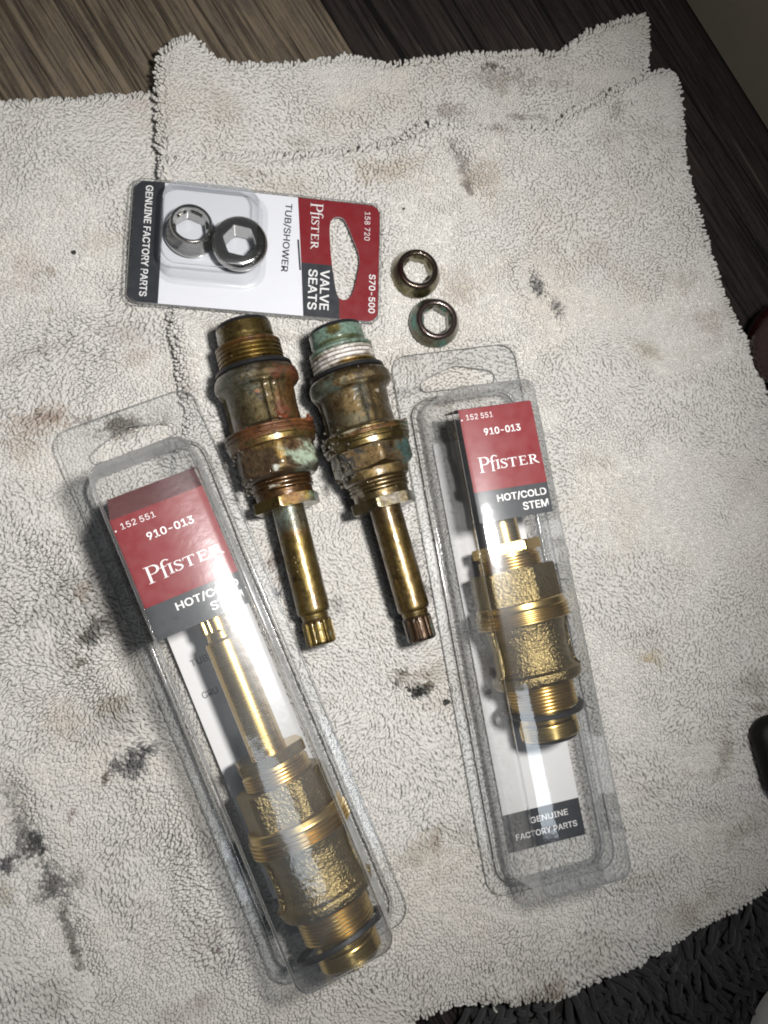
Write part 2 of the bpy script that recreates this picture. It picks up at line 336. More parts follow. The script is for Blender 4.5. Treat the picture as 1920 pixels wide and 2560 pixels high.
STAINS=[
(-112.5, -99.0, 3.0, 13.0, 27, (.1, .1, .1), .75),
(-103.0, -116.0, 6.0, 8.0, 20, (.2, .19, .18), .55),
(-82.0, -64.0, 12.0, 7.0, 25, (.3, .29, .28), .45),
(-100.0, -30.0, 9.0, 14.0, -25, (.36, .33, .3), .4),
(48.7, 178.1, 5.6, 2.3, 0, (0.06, 0.04, 0.03), 0.95),
(51.0, 174.2, 11.4, 5.7, 0, (0.25, 0.19, 0.13), 0.5),
(27.7, 157.9, 9.5, 3.9, 0, (0.3, 0.22, 0.15), 0.5),
(56.3, 158.4, 8.2, 1.6, 0, (0.22, 0.15, 0.1), 0.6),
(29.7, 132.2, 3.1, 9.4, 25, (0.22, 0.19, 0.17), 0.7),
(32.7, 123.7, 2.2, 3.4, 30, (0.1, 0.09, 0.09), 0.8),
(36.6, 126.5, 7.8, 6.3, 0, (0.55, 0.42, 0.28), 0.5),
(3.1, 127.7, 13.6, 4.2, 8, (0.6, 0.48, 0.33), 0.55),
(58.4, 86.5, 2.5, 6.3, 25, (0.07, 0.07, 0.08), 0.9),
(65.3, 79.2, 2.2, 4.0, 30, (0.1, 0.09, 0.09), 0.85),
(28.3, 84.2, 7.6, 7.6, 0, (0.55, 0.42, 0.3), 0.5),
(10.2, 56.5, 4.4, 1.5, 0, (0.25, 0.22, 0.18), 0.5),
(-88.5, 25.9, 11.4, 3.3, 15, (0.25, 0.2, 0.15), 0.75),
(-87.3, 27.1, 5.1, 2.0, 0, (0.14, 0.11, 0.09), 0.6),
(-99.4, 28.8, 3.8, 1.8, 0, (0.16, 0.11, 0.08), 0.6),
(-114.8, 27.5, 7.3, 5.5, 0, (0.5, 0.32, 0.18), 0.6),
(-117.9, 18.1, 5.5, 4.9, 0, (0.55, 0.45, 0.33), 0.6),
(-111.2, 30.3, 3.1, 1.7, 0, (0.3, 0.17, 0.1), 0.6),
(-121.5, 80.3, 6.3, 7.5, -40, (0.62, 0.5, 0.42), 0.45),
(-115.2, 80.1, 2.5, 1.8, 0, (0.45, 0.32, 0.15), 0.4),
(-113.8, 66.3, 2.8, 1.8, 0, (0.4, 0.36, 0.15), 0.45),
(-97.9, 92.3, 7.8, 5.2, 0, (0.62, 0.54, 0.44), 0.35),
(-89.9, 58.9, 9.0, 5.2, 0, (0.45, 0.4, 0.36), 0.4),
(-84.5, 52.2, 7.8, 3.2, 20, (0.5, 0.4, 0.33), 0.4),
(-119.7, 50.1, 14.8, 2.7, 20, (0.45, 0.38, 0.32), 0.4),
(-93.7, -43.5, 2.9, 4.1, -25, (0.06, 0.06, 0.06), 0.9),
(-90.4, -38.2, 2.9, 3.2, -20, (0.1, 0.08, 0.08), 0.7),
(-96.8, -50.1, 1.7, 1.7, 0, (0.1, 0.1, 0.06), 0.7),
(-96.6, -29.3, 2.4, 4.9, -20, (0.45, 0.28, 0.16), 0.5),
(-99.3, -48.2, 4.8, 4.8, 0, (0.5, 0.4, 0.28), 0.4),
(-88.5, -33.1, 7.4, 13.5, -25, (0.3, 0.27, 0.23), 0.45),
(-81.3, -80.5, 7.0, 3.4, 22, (0.09, 0.09, 0.1), 0.92),
(-75.0, -77.0, 3.7, 1.7, 40, (0.12, 0.12, 0.13), 0.8),
(-88.3, -85.7, 1.9, 3.1, -35, (0.13, 0.1, 0.08), 0.85),
(-89.5, -91.1, 1.2, 1.4, 0, (0.08, 0.06, 0.05), 0.8),
(-86.6, -62.0, 6.1, 3.4, 0, (0.45, 0.38, 0.25), 0.5),
(-101.3, -67.8, 7.1, 5.9, 0, (0.55, 0.47, 0.36), 0.4),
(-107.3, -108.0, 1.8, 8.6, 28, (0.06, 0.06, 0.06), 0.92),
(-102.8, -116.3, 3.5, 4.6, 20, (0.08, 0.08, 0.08), 0.8),
(-97.5, -130.3, 1.4, 8.1, 22, (0.12, 0.11, 0.1), 0.8),
(-94.2, -138.5, 1.4, 2.9, 20, (0.15, 0.13, 0.12), 0.6),
(-116.5, -110.4, 2.5, 1.8, 0, (0.06, 0.06, 0.07), 0.9),
(-114.2, -107.6, 1.8, 0.9, 30, (0.1, 0.1, 0.1), 0.7),
(-96.0, -115.5, 2.6, 3.5, 0, (0.25, 0.22, 0.2), 0.6),
(-115.7, -119.0, 2.8, 3.4, 0, (0.5, 0.42, 0.28), 0.5),
(-97.5, -95.9, 1.2, 1.4, 0, (0.15, 0.09, 0.07), 0.7),
(-57.5, -128.2, 1.5, 1.0, 0, (0.15, 0.06, 0.04), 0.8),
(-51.7, -137.0, 1.0, 0.7, 0, (0.12, 0.05, 0.04), 0.8),
(-55.5, -131.9, 4.9, 3.7, 0, (0.5, 0.4, 0.32), 0.35),
(11.5, -60.7, 3.3, 2.1, 0, (0.03, 0.03, 0.03), 0.95),
(14.5, -59.0, 1.7, 1.1, 0, (0.05, 0.05, 0.04), 0.9),
(6.9, -55.6, 5.8, 3.0, -10, (0.35, 0.27, 0.18), 0.7),
(3.5, -56.9, 1.9, 1.1, 0, (0.1, 0.09, 0.07), 0.7),
(5.6, -54.3, 1.7, 0.8, 0, (0.1, 0.09, 0.07), 0.8),
(18.0, -63.7, 5.6, 2.8, 0, (0.55, 0.47, 0.38), 0.4),
(16.9, -108.4, 2.5, 3.0, 0, (0.38, 0.24, 0.12), 0.65),
(16.2, -111.5, 9.5, 6.8, 0, (0.52, 0.45, 0.33), 0.5),
(6.7, -115.4, 5.4, 2.9, 0, (0.45, 0.4, 0.33), 0.4),
(27.9, -106.9, 4.1, 5.5, 0, (0.5, 0.44, 0.33), 0.4),
(96.4, -50.3, 2.2, 1.4, 0, (0.65, 0.42, 0.08), 0.8),
(97.7, -49.6, 5.4, 3.4, 0, (0.62, 0.52, 0.32), 0.5),
(98.4, 66.5, 6.6, 3.6, -20, (0.42, 0.34, 0.22), 0.5),
(104.8, 63.8, 4.9, 3.3, 0, (0.45, 0.38, 0.25), 0.4),
(128.9, 78.1, 7.7, 7.7, 0, (0.45, 0.36, 0.28), 0.45),
(116.3, 93.4, 7.6, 5.1, 0, (0.5, 0.44, 0.35), 0.4),
(123.9, -83.7, 3.1, 7.9, -25, (0.34, 0.28, 0.17), 0.55),
(118.7, -90.5, 3.9, 3.1, 0, (0.3, 0.24, 0.18), 0.5),
(137.7, -67.2, 3.2, 1.6, -10, (0.3, 0.2, 0.12), 0.6),
(136.7, -58.6, 4.9, 4.9, 0, (0.4, 0.34, 0.25), 0.45),
(129.0, -78.3, 1.9, 1.3, 0, (0.3, 0.18, 0.1), 0.6),
(128.4, -110.0, 9.4, 4.7, 25, (0.42, 0.34, 0.26), 0.5),
(106.8, -138.2, 10.5, 4.5, 25, (0.5, 0.4, 0.3), 0.55),
(89.5, -125.4, 10.4, 3.7, 20, (0.5, 0.42, 0.34), 0.35),
(49.6, -159.6, 9.7, 3.0, 8, (0.36, 0.26, 0.16), 0.65),
(56.6, -157.0, 5.6, 3.1, 0, (0.4, 0.28, 0.17), 0.55),
(35.9, -159.2, 4.1, 2.5, 0, (0.45, 0.38, 0.26), 0.4),
(74.0, -147.6, 11.5, 5.8, 20, (0.55, 0.48, 0.4), 0.4),
(-17.0, -31.6, 3.0, 3.5, -20, (0.25, 0.22, 0.19), 0.6),
(12.0, -16.4, 2.0, 6.5, 15, (0.22, 0.19, 0.16), 0.6),
(14.8, -27.3, 1.7, 5.6, 15, (0.2, 0.17, 0.14), 0.55),
(-36.6, -16.4, 2.4, 2.9, -25, (0.22, 0.12, 0.07), 0.75),
(-34.5, -22.3, 1.6, 2.1, 0, (0.3, 0.17, 0.1), 0.6),
(-36.1, -29.0, 1.2, 2.1, -10, (0.1, 0.1, 0.12), 0.85),
(17.3, -55.7, 2.8, 3.4, 0, (0.4, 0.33, 0.24), 0.4),
(-65.8, 39.4, 2.6, 5.3, 20, (0.35, 0.28, 0.22), 0.5),
(-55.1, 10.9, 3.9, 5.3, 0, (0.35, 0.3, 0.26), 0.4),
(-55.7, 61.1, 5.4, 2.4, -10, (0.42, 0.3, 0.22), 0.5),
(-36.6, 60.9, 8.3, 1.4, -8, (0.35, 0.25, 0.2), 0.45),
(-2.8, 38.3, 7.1, 2.6, 0, (0.35, 0.28, 0.22), 0.45),
(23.3, 40.3, 8.1, 2.4, 5, (0.42, 0.28, 0.18), 0.6),
(11.6, 44.1, 8.7, 1.7, 5, (0.25, 0.23, 0.22), 0.45),
(26.5, 55.3, 3.0, 1.5, 0, (0.3, 0.27, 0.24), 0.4),
(-56.7, 95.9, 5.5, 1.9, 0, (0.5, 0.4, 0.3), 0.0),
(-32.2, 137.1, 4.3, 1.7, 0, (0.45, 0.4, 0.3), 0.45),
(-51.7, 120.4, 8.4, 2.8, 0, (0.5, 0.43, 0.33), 0.4),
(-34.8, 117.6, 8.6, 3.6, 0, (0.55, 0.47, 0.36), 0.35),
(69.8, 174.9, 10.0, 3.3, 0, (0.45, 0.38, 0.3), 0.4),
(83.6, 100.4, 9.8, 6.5, 0, (0.55, 0.48, 0.4), 0.35),
(110.9, 152.7, 10.4, 5.2, 0, (0.5, 0.44, 0.36), 0.3),
(44.9, 146.8, 3.2, 1.3, 0, (0.35, 0.25, 0.18), 0.5),
(92.3, 152.3, 10.2, 6.8, 0, (0.55, 0.48, 0.4), 0.3),
(92.8, 164.2, 2.7, 4.4, -10, (0.28, 0.24, 0.2), 0.45),
(-104.0, -146.8, 7.9, 4.5, 0, (0.45, 0.42, 0.38), 0.35),
(-57.3, -152.6, 3.0, 1.7, 0, (0.3, 0.22, 0.18), 0.4),
(-62.0, -155.6, 9.6, 2.4, 0, (0.5, 0.43, 0.35), 0.35),
(-58.0, 147.3, 7.1, 8.5, 0, (0.6, 0.53, 0.44), 0.4),
(-88.3, 145.8, 5.4, 2.2, 0, (0.75, 0.58, 0.52), 0.3),
(102.0, -25.3, 1.3, 1.3, 0, (0.2, 0.2, 0.2), 0.6),
(82.1, 21.3, 4.7, 3.1, 0, (0.5, 0.45, 0.38), 0.3)]
def towel_colour(x, y, tuft):
    n = len(x); r = RNG.random(n) if tuft else np.full(n, .5)
    base = np.array((.80, .785, .76)); c = base*(1-.05+.10*r[:, None])
    t = .24*sstep(.42, .85, fbm(x, y, 34, 20))[:, None]; c = c*(1-t)+np.array((.66, .59, .50))*t
    t = .16*sstep(.62, .8, fbm(x, y, 7, 26))[:, None]; c = c*(1-t)+np.array((.60, .55, .49))*t
    nz = fbm(x, y, 5.5, 30, 3)+.45*(RNG.random(n)-.5)*(1 if tuft else 0)
    for sx, sy, rx, ry, a, col, s in STAINS:
        k = (abs(x-sx) < 1.6*max(rx, ry)+1) & (abs(y-sy) < 1.6*max(rx, ry)+1)
        if not k.any(): continue
        ca, sa = math.cos(math.radians(a)), math.sin(math.radians(a)); dx, dy = x[k]-sx, y[k]-sy
        q = np.hypot((dx*ca+dy*sa)/rx, (-dx*sa+dy*ca)/ry)
        dk = max(col) < .2; mm = (s*(.95 if dk else .78)*sstep(1.35, .2, q+(nz[k]-.5)*1.9))[:, None]; cc = np.array(col) if dk else np.array(col)*.7+.3*np.mean(col)
        c[k] = c[k]*(1-mm)+cc*mm
    return c
FR = (-158, 178, -190, 232)
def towel_layer(prefix, poly, zf, hide, parent, seed, spacing=.97):
    rng = np.random.default_rng(seed)
    # woven ground
    gx, gy = np.meshgrid(np.arange(-190, 182, 1.6), np.arange(-196, 216, 1.6), indexing='ij')
    X, Y = gx.ravel(), gy.ravel(); d, ox, oy = sdist(X, Y, poly)
    near = (d < .9) & (d > -1.9); X = np.where(near, X+ox*(d-.9), X); Y = np.where(near, Y+oy*(d-.9), Y)   # pull the border cells onto the outline
    ok = d > -1.9; Z = zf(X, Y)-.78-2.4*sstep(3.5, -1, d)
    if hide is not None:
        hd, _, _ = sdist(X, Y, hide); Z = Z-3.2*sstep(-1, 5, hd)
    idx = -np.ones(gx.size, int); idx[ok] = np.arange(ok.sum()); I = idx.reshape(gx.shape)
    q = np.stack([I[:-1, :-1], I[1:, :-1], I[1:, 1:], I[:-1, 1:]], -1).reshape(-1, 4); q = q[(q >= 0).all(1)]
    V = np.stack([X, Y, Z], 1)[ok]
    lay = mesh(prefix, V, q, M_GROUND, parent, cols=towel_colour(X[ok], Y[ok], False)*.97)
    # loops
    gx, gy = np.meshgrid(np.arange(FR[0], FR[1], spacing), np.arange(FR[2], FR[3], spacing*1.05), indexing='ij')
    X = (gx+rng.uniform(-.36, .36, gx.shape)*spacing).ravel(); Y = (gy+rng.uniform(-.36, .36, gx.shape)*spacing).ravel()
    d, ox, oy = sdist(X, Y, poly); k = d > .15
    if hide is not None:
        hd, _, _ = sdist(X, Y, hide); k &= hd < 2.2
    X, Y, d, ox, oy = X[k], Y[k], d[k], ox[k], oy[k]; n = len(X)
    pr = press(X, Y); up = sstep(.40, .66, vn(X, Y, 33, 41)*.65+vn(X, Y, 11, 42)*.35)
    mat = sstep(.58, .74, fbm(X, Y, 19, 52, 2)); lean = (62-42*up+18*mat)*(1-pr)+66*pr+rng.normal(0, 9, n)
    phi = -1.75+2.4*(fbm(X, Y, 48, 44, 2)-.5)*2.2+.9*(vn(X, Y, 7, 47)-.5)*2+rng.normal(0, .30, n)
    e = sstep(3.0, .3, d)*(.15+.6*sstep(-110, -60, Y)); e = np.maximum(e, .9*sstep(5, .5, d)*sstep(-58, -66, X)*(Y > 20)); dx = np.cos(phi)*(1-e)+ox*e*1.5; dy = np.sin(phi)*(1-e)+oy*e*1.5; phi = np.arctan2(dy, dx)
    lean = lean*(1-e)+(54+rng.normal(0, 14, n))*e
    sz = .82+.36*vn(X, Y, 9, 55); L = rng.uniform(1.7, 2.8, n)*sz; rad = rng.uniform(.43, .66, n)*sz
    le = sstep(-58, -66, X); top = zf(X, Y)-(1.0+.4*le)*sstep(3.2, 0, d); zb = top-L*np.cos(np.radians(np.clip(lean, 8, 80)))*.80-.35
    l0, l1 = np.radians(np.clip(lean*.45, 0, 60)), np.radians(np.clip(lean*1.38, 12, 112)); yaw2 = phi+rng.normal(0, .35, n)
    ts = (0.0, .45, .90); rs = (.82, 1.08, .98); S5 = 4
    C0 = np.stack([X, Y, zb], 1); rings = []; prev = 0.0; Cc = C0.copy()
    for t, rr in zip(ts, rs):
        ln = l0+(l1-l0)*(t+prev)/2; ph = phi+(yaw2-phi)*t; dl = (t-prev)*L
        Cc = Cc+np.stack([np.sin(ln)*np.cos(ph)*dl, np.sin(ln)*np.sin(ph)*dl, np.cos(ln)*dl], 1); prev = t
        la = l0+(l1-l0)*t
        e1 = np.stack([-np.sin(ph), np.cos(ph), 0*ph], 1); e2 = np.stack([np.cos(la)*np.cos(ph), np.cos(la)*np.sin(ph), -np.sin(la)], 1)
        for s in range(S5):
            an = 2*math.pi*s/S5; rings.append(Cc+(e1*math.cos(an)*1.08+e2*math.sin(an)*.92)*(rad*rr)[:, None])
    ln = l1; rings.append(Cc+np.stack([np.sin(ln)*np.cos(yaw2), np.sin(ln)*np.sin(yaw2), np.cos(ln)], 1)*(.07*L)[:, None])
    V = np.stack(rings, 1); nv = V.shape[1]
    f = []
    for r in range(len(ts)-1):
        for s in range(S5):
            a, b = r*S5+s, r*S5+(s+1) % S5; c_, d_ = a+S5, b+S5; f += [(a, d_, b), (a, c_, d_)]
    r = (len(ts)-1)*S5; f += [(r+s, nv-1, r+(s+1) % S5) for s in range(S5)]
    f = np.array(f)[:, ::-1]; F = (f[None]+(np.arange(n)*nv)[:, None, None]).reshape(-1, 3)
    cols = np.repeat(towel_colour(X, Y, True), nv, 0)
    o = mesh("terry_loops", V.reshape(-1, 3), F, M_PILE, lay, cols=cols); tag(o, kind="stuff")
    return lay
tw = thing("towel", "worn white terry towel lying on the left, with black grease streaks at its lower left", "towel", (0, 0, 0), group="stained white terry towels")
towel_layer("towel_cloth", A_POLY, zA, C_POLY, tw, 1)
tw = thing("towel", "folded white terry towel on the right, two layers showing at its upper right corner", "towel", (0, 0, 0), group="stained white terry towels")
towel_layer("under_layer", B_POLY, zB, C_POLY, tw, 2); towel_layer("top_layer", C_POLY, zC, None, tw, 3)

def loose_threads(parent, spots):
    for k, (x, y, a, n) in enumerate(spots):
        P = [np.array((x, y, -2.5))]; rn = random.Random(40+k); b = a
        for i in range(n): b += rn.gauss(0, .45); P.append(P[-1]+np.array((math.cos(b), math.sin(b), rn.gauss(-.12, .3)))*.75)
        V = []; F = []
        for i, p in enumerate(P):
            d = P[min(i+1, n)]-P[max(i-1, 0)]; d /= np.linalg.norm(d); e1 = np.array((-d[1], d[0], 0)); e1 /= np.linalg.norm(e1)+1e-9; e2 = np.cross(d, e1)
            V += [p+(e1*math.cos(q*math.pi/3)+e2*math.sin(q*math.pi/3))*.42 for q in range(6)]
            if i: F += [(6*i-6+q, 6*i-6+(q+1) % 6, 6*i+(q+1) % 6, 6*i+q) for q in range(6)]
        mesh("loose_thread", V, np.array(F), M_PILE, parent, cols=np.repeat(np.array([[.78, .75, .70]]), len(V), 0))
loose_threads(tw, [(16.5, -162.5, -2.2, 5), (35, -160.5, -.5, 8), (37, -160.4, -2.5, 6), (39, -160.2, -.3, 7), (8, -163.4, -1.9, 4), (84, -153.2, -.7, 4), (126, -137.0, -.9, 4), (121.2, 168, .3, 4)])

# ---------------------------------------------------------------- charcoal bath mat
mt = thing("bath_mat", "dark charcoal shaggy bath mat under the lower right edge of the towel", "bath mat", (0, 0, 0))
prism("mat_backing", [(27, -260), (240, -260), (240, -80), (176, -84), (150, -112), (126, -126), (83, -142), (40, -150), (27, -152)], -11.9, -9, M_SUBFLOOR, mt)
gx, gy = np.meshgrid(np.arange(27, 215, 2.3), np.arange(-215, -80, 2.3), indexing='ij'); X = (gx+RNG.uniform(-1.5, 1.5, gx.shape)).ravel(); Y = (gy+RNG.uniform(-1.5, 1.5, gy.shape)).ravel()
d, ox, oy = sdist(X, Y, C_POLY); k = (d < -1.0) & (Y < -88-.0*X) & (X > 28+RNG.normal(0, 1.5, len(X))); X, Y, d, ox, oy = X[k], Y[k], d[k], ox[k], oy[k]
V = []; F = []
for x, y, dd in zip(X, Y, d):
    ph = -1.2+2.2*(float(vn(x, y, 16, 61))-.5)*2+random.gauss(0, .55); ln = math.radians(random.uniform(15, 58)); L = random.uniform(9, 15); r0 = random.uniform(.8, 1.25); p = np.array((x, y, -9.5)); b = len(V); S8 = 6
    for j, t in enumerate((0, .3, .62, .85, .96, 1.0)):
        if j: p = p+np.array((math.sin(ln)*math.cos(ph), math.sin(ln)*math.sin(ph), math.cos(ln)))*L*(t-pt)
        pt = t; ln = min(ln+.16, 1.75); ph += random.gauss(0, .12); rr = r0*(.85, 1, 1.05, 1.05, .95, .55)[j]*random.uniform(.93, 1.07)
        e1 = np.array((-math.sin(ph), math.cos(ph), 0)); e2 = np.array((math.cos(ln)*math.cos(ph), math.cos(ln)*math.sin(ph), -math.sin(ln)))
        for s in range(S8):
            an = 2*math.pi*s/S8; V.append(p+(e1*math.cos(an)+e2*math.sin(an))*rr*random.uniform(.84, 1.16))
        if j: F += [(b+(j-1)*S8+s, b+(j-1)*S8+(s+1) % S8, b+j*S8+(s+1) % S8, b+j*S8+s) for s in range(S8)]
o = mesh("chenille_strands", V, np.array(F), M_MAT, mt); tag(o, kind="stuff")
# ---------------------------------------------------------------- turned parts (axis = local +Y, up = +Z)
NT = 112
def dense(prof, step=.45):
    out = [prof[0]]
    for (s0, r0), (s1, r1) in zip(prof, prof[1:]):
        k = max(1, int(math.ceil(math.hypot(s1-s0, r1-r0)/step)))
        out += [(s0+(s1-s0)*i/k, r0+(r1-r0)*i/k) for i in range(1, k+1)]
    return out
def turned(name, prof, mat, parent, z, rfun=None, col=None, step=.45, nt=NT, close=True, sharp=32, seed=0, rough=0.0, rsc=1.6):
    """surface of revolution; rfun(s, r, th_deg) may reshape it (hexagons, ribs, splines)"""
    pr = dense(prof, step) if step else prof; s = np.array([p[0] for p in pr]); r = np.array([p[1] for p in pr])
    th = np.linspace(-180, 180, nt, endpoint=False); S, T = np.meshgrid(s, th, indexing='ij'); R = np.repeat(r[:, None], nt, 1)
    if rfun is not None: R = rfun(S, R, T)
    if rough: R = R+rough*(fbm(S*1.0, np.radians(T)*R, rsc, 70+seed, 3)-.5)*2*np.minimum(1, R/3)
    V = np.stack([R*np.sin(np.radians(T)), S, z+R*np.cos(np.radians(T))], -1).reshape(-1, 3); n = len(s)
    i, j = np.meshgrid(np.arange(n-1), np.arange(nt), indexing='ij'); j2 = (j+1) % nt
    F = np.stack([i*nt+j, i*nt+j2, (i+1)*nt+j2, (i+1)*nt+j], -1).reshape(-1, 4)
    if s[-1] > s[0]: F = F[:, ::-1]
    if close == 'loop':
        k = np.arange(nt); extra = np.stack([(n-1)*nt+k, (n-1)*nt+(k+1) % nt, (k+1) % nt, k], 1); F = np.concatenate([F, extra if s[-1] <= s[0] and False else extra])
    Fl = F
    if close is True:
        V = np.concatenate([V, [[0, s[0], z], [0, s[-1], z]]]); a, b = len(V)-2, len(V)-1; k = np.arange(nt)
        c0 = np.stack([k, (k+1) % nt, np.full(nt, a)], 1); c1 = np.stack([(n-1)*nt+k, (n-1)*nt+(k+1) % nt, np.full(nt, b)], 1)
        Fl = [tuple(f) for f in F.tolist()]+[tuple(f) for f in c0.tolist()]+[tuple(f) for f in c1.tolist()]
    cols = None
    if col is not None:
        cols = col(S.ravel(), T.ravel())
        if close is True: cols = np.concatenate([cols, cols[:1], cols[nt*(n-1):nt*(n-1)+1]])
    o = mesh(name, V, Fl, mat, parent, cols=cols)
    bmf(o, sharp); return o
import bmesh
def bmf(o, sharp=None):
    bm = bmesh.new(); bm.from_mesh(o.data); bmesh.ops.recalc_face_normals(bm, faces=bm.faces); bm.to_mesh(o.data); bm.free()
    o.data.polygons.foreach_set("use_smooth", np.ones(len(o.data.polygons), bool))
    if sharp: o.data.set_sharp_from_angle(angle=math.radians(sharp))
def thread(s0, s1, r, pitch=1.35, depth=.55):
    n = max(1, int(round(abs(s1-s0)/pitch))); d = (s1-s0)/n; p = [(s0, r-depth)]
    for i in range(n):
        p += [(s0+d*(i+.30), r-.03), (s0+d*(i+.42), r), (s0+d*(i+.58), r), (s0+d*(i+.70), r-.03), (s0+d*(i+.97), r-depth)]
    return p
def hexr(phase, apo):
    def f(S, R, T):
        a = np.radians((T-phase+30) % 60-30); return np.minimum(R, apo/np.cos(a))
    return f
def ribs(*rb):                                   # (theta, width, height, s0, s1)
    def f(S, R, T):
        for t, wd, h, s0, s1 in rb:
            dt = np.abs((T-t+180) % 360-180); R = R+h*sstep(wd, wd*.55, dt)*sstep(s0, s0-.9, S)*sstep(s1, s1+.9, S)
        return R
    return f
def splines(n, depth, s0, s1, phase=0):
    def f(S, R, T):
        g = np.cos(np.radians((T-phase)*n)); k = sstep(.15, -.35, g)
        return R-depth*k*sstep(s0, s0-.8, S)*(S > s1-9)
    return f

# old patina: list of (s, theta, half-length s, half-width theta, rgb, metal, strength)
def paint(base, metal, patches, seed, grain=.30, nsc=2.4, wob=1.5, stripes=None):
    base = np.array(base)
    def f(S, T):
        x = S; y = T*.21; c = np.repeat(base[None], len(S), 0)*(1-grain+2*grain*fbm(x, y, 2.6, 200+seed, 3))[:, None]; me = np.full(len(S), float(metal))
        nz = fbm(x, y, nsc, 210+seed, 3); nf = vn(x, y, .7, 250+seed)
        for (s, t, ds, dt, col, mt_, st_) in patches:
            dT = (T-t+180) % 360-180; q = np.hypot((S-s)/ds, dT/dt); k = st_*sstep(1.2, .55, q+(nz-.5)*wob+(nf-.5)*wob*.5)
            c = c*(1-k[:, None])+np.array(col)*k[:, None]*(1-.2+.4*fbm(x, y, 1.5, 230+seed, 2))[:, None]; me = me*(1-k)+mt_*k
        if stripes:
            s0, pitch, col, st_ = stripes; ph = np.abs(((S-s0)/pitch) % 1-.5)*2          # 1 in the thread valleys
            k = st_*sstep(.70, .95, ph)*sstep(.25, .6, vn(x*1.0, y, 3.5, 260+seed)+.25); c = c*(1-k[:, None])+np.array(col)*k[:, None]; me = me*(1-k)+.9*k
        return np.concatenate([c, me[:, None]], 1)
    return f
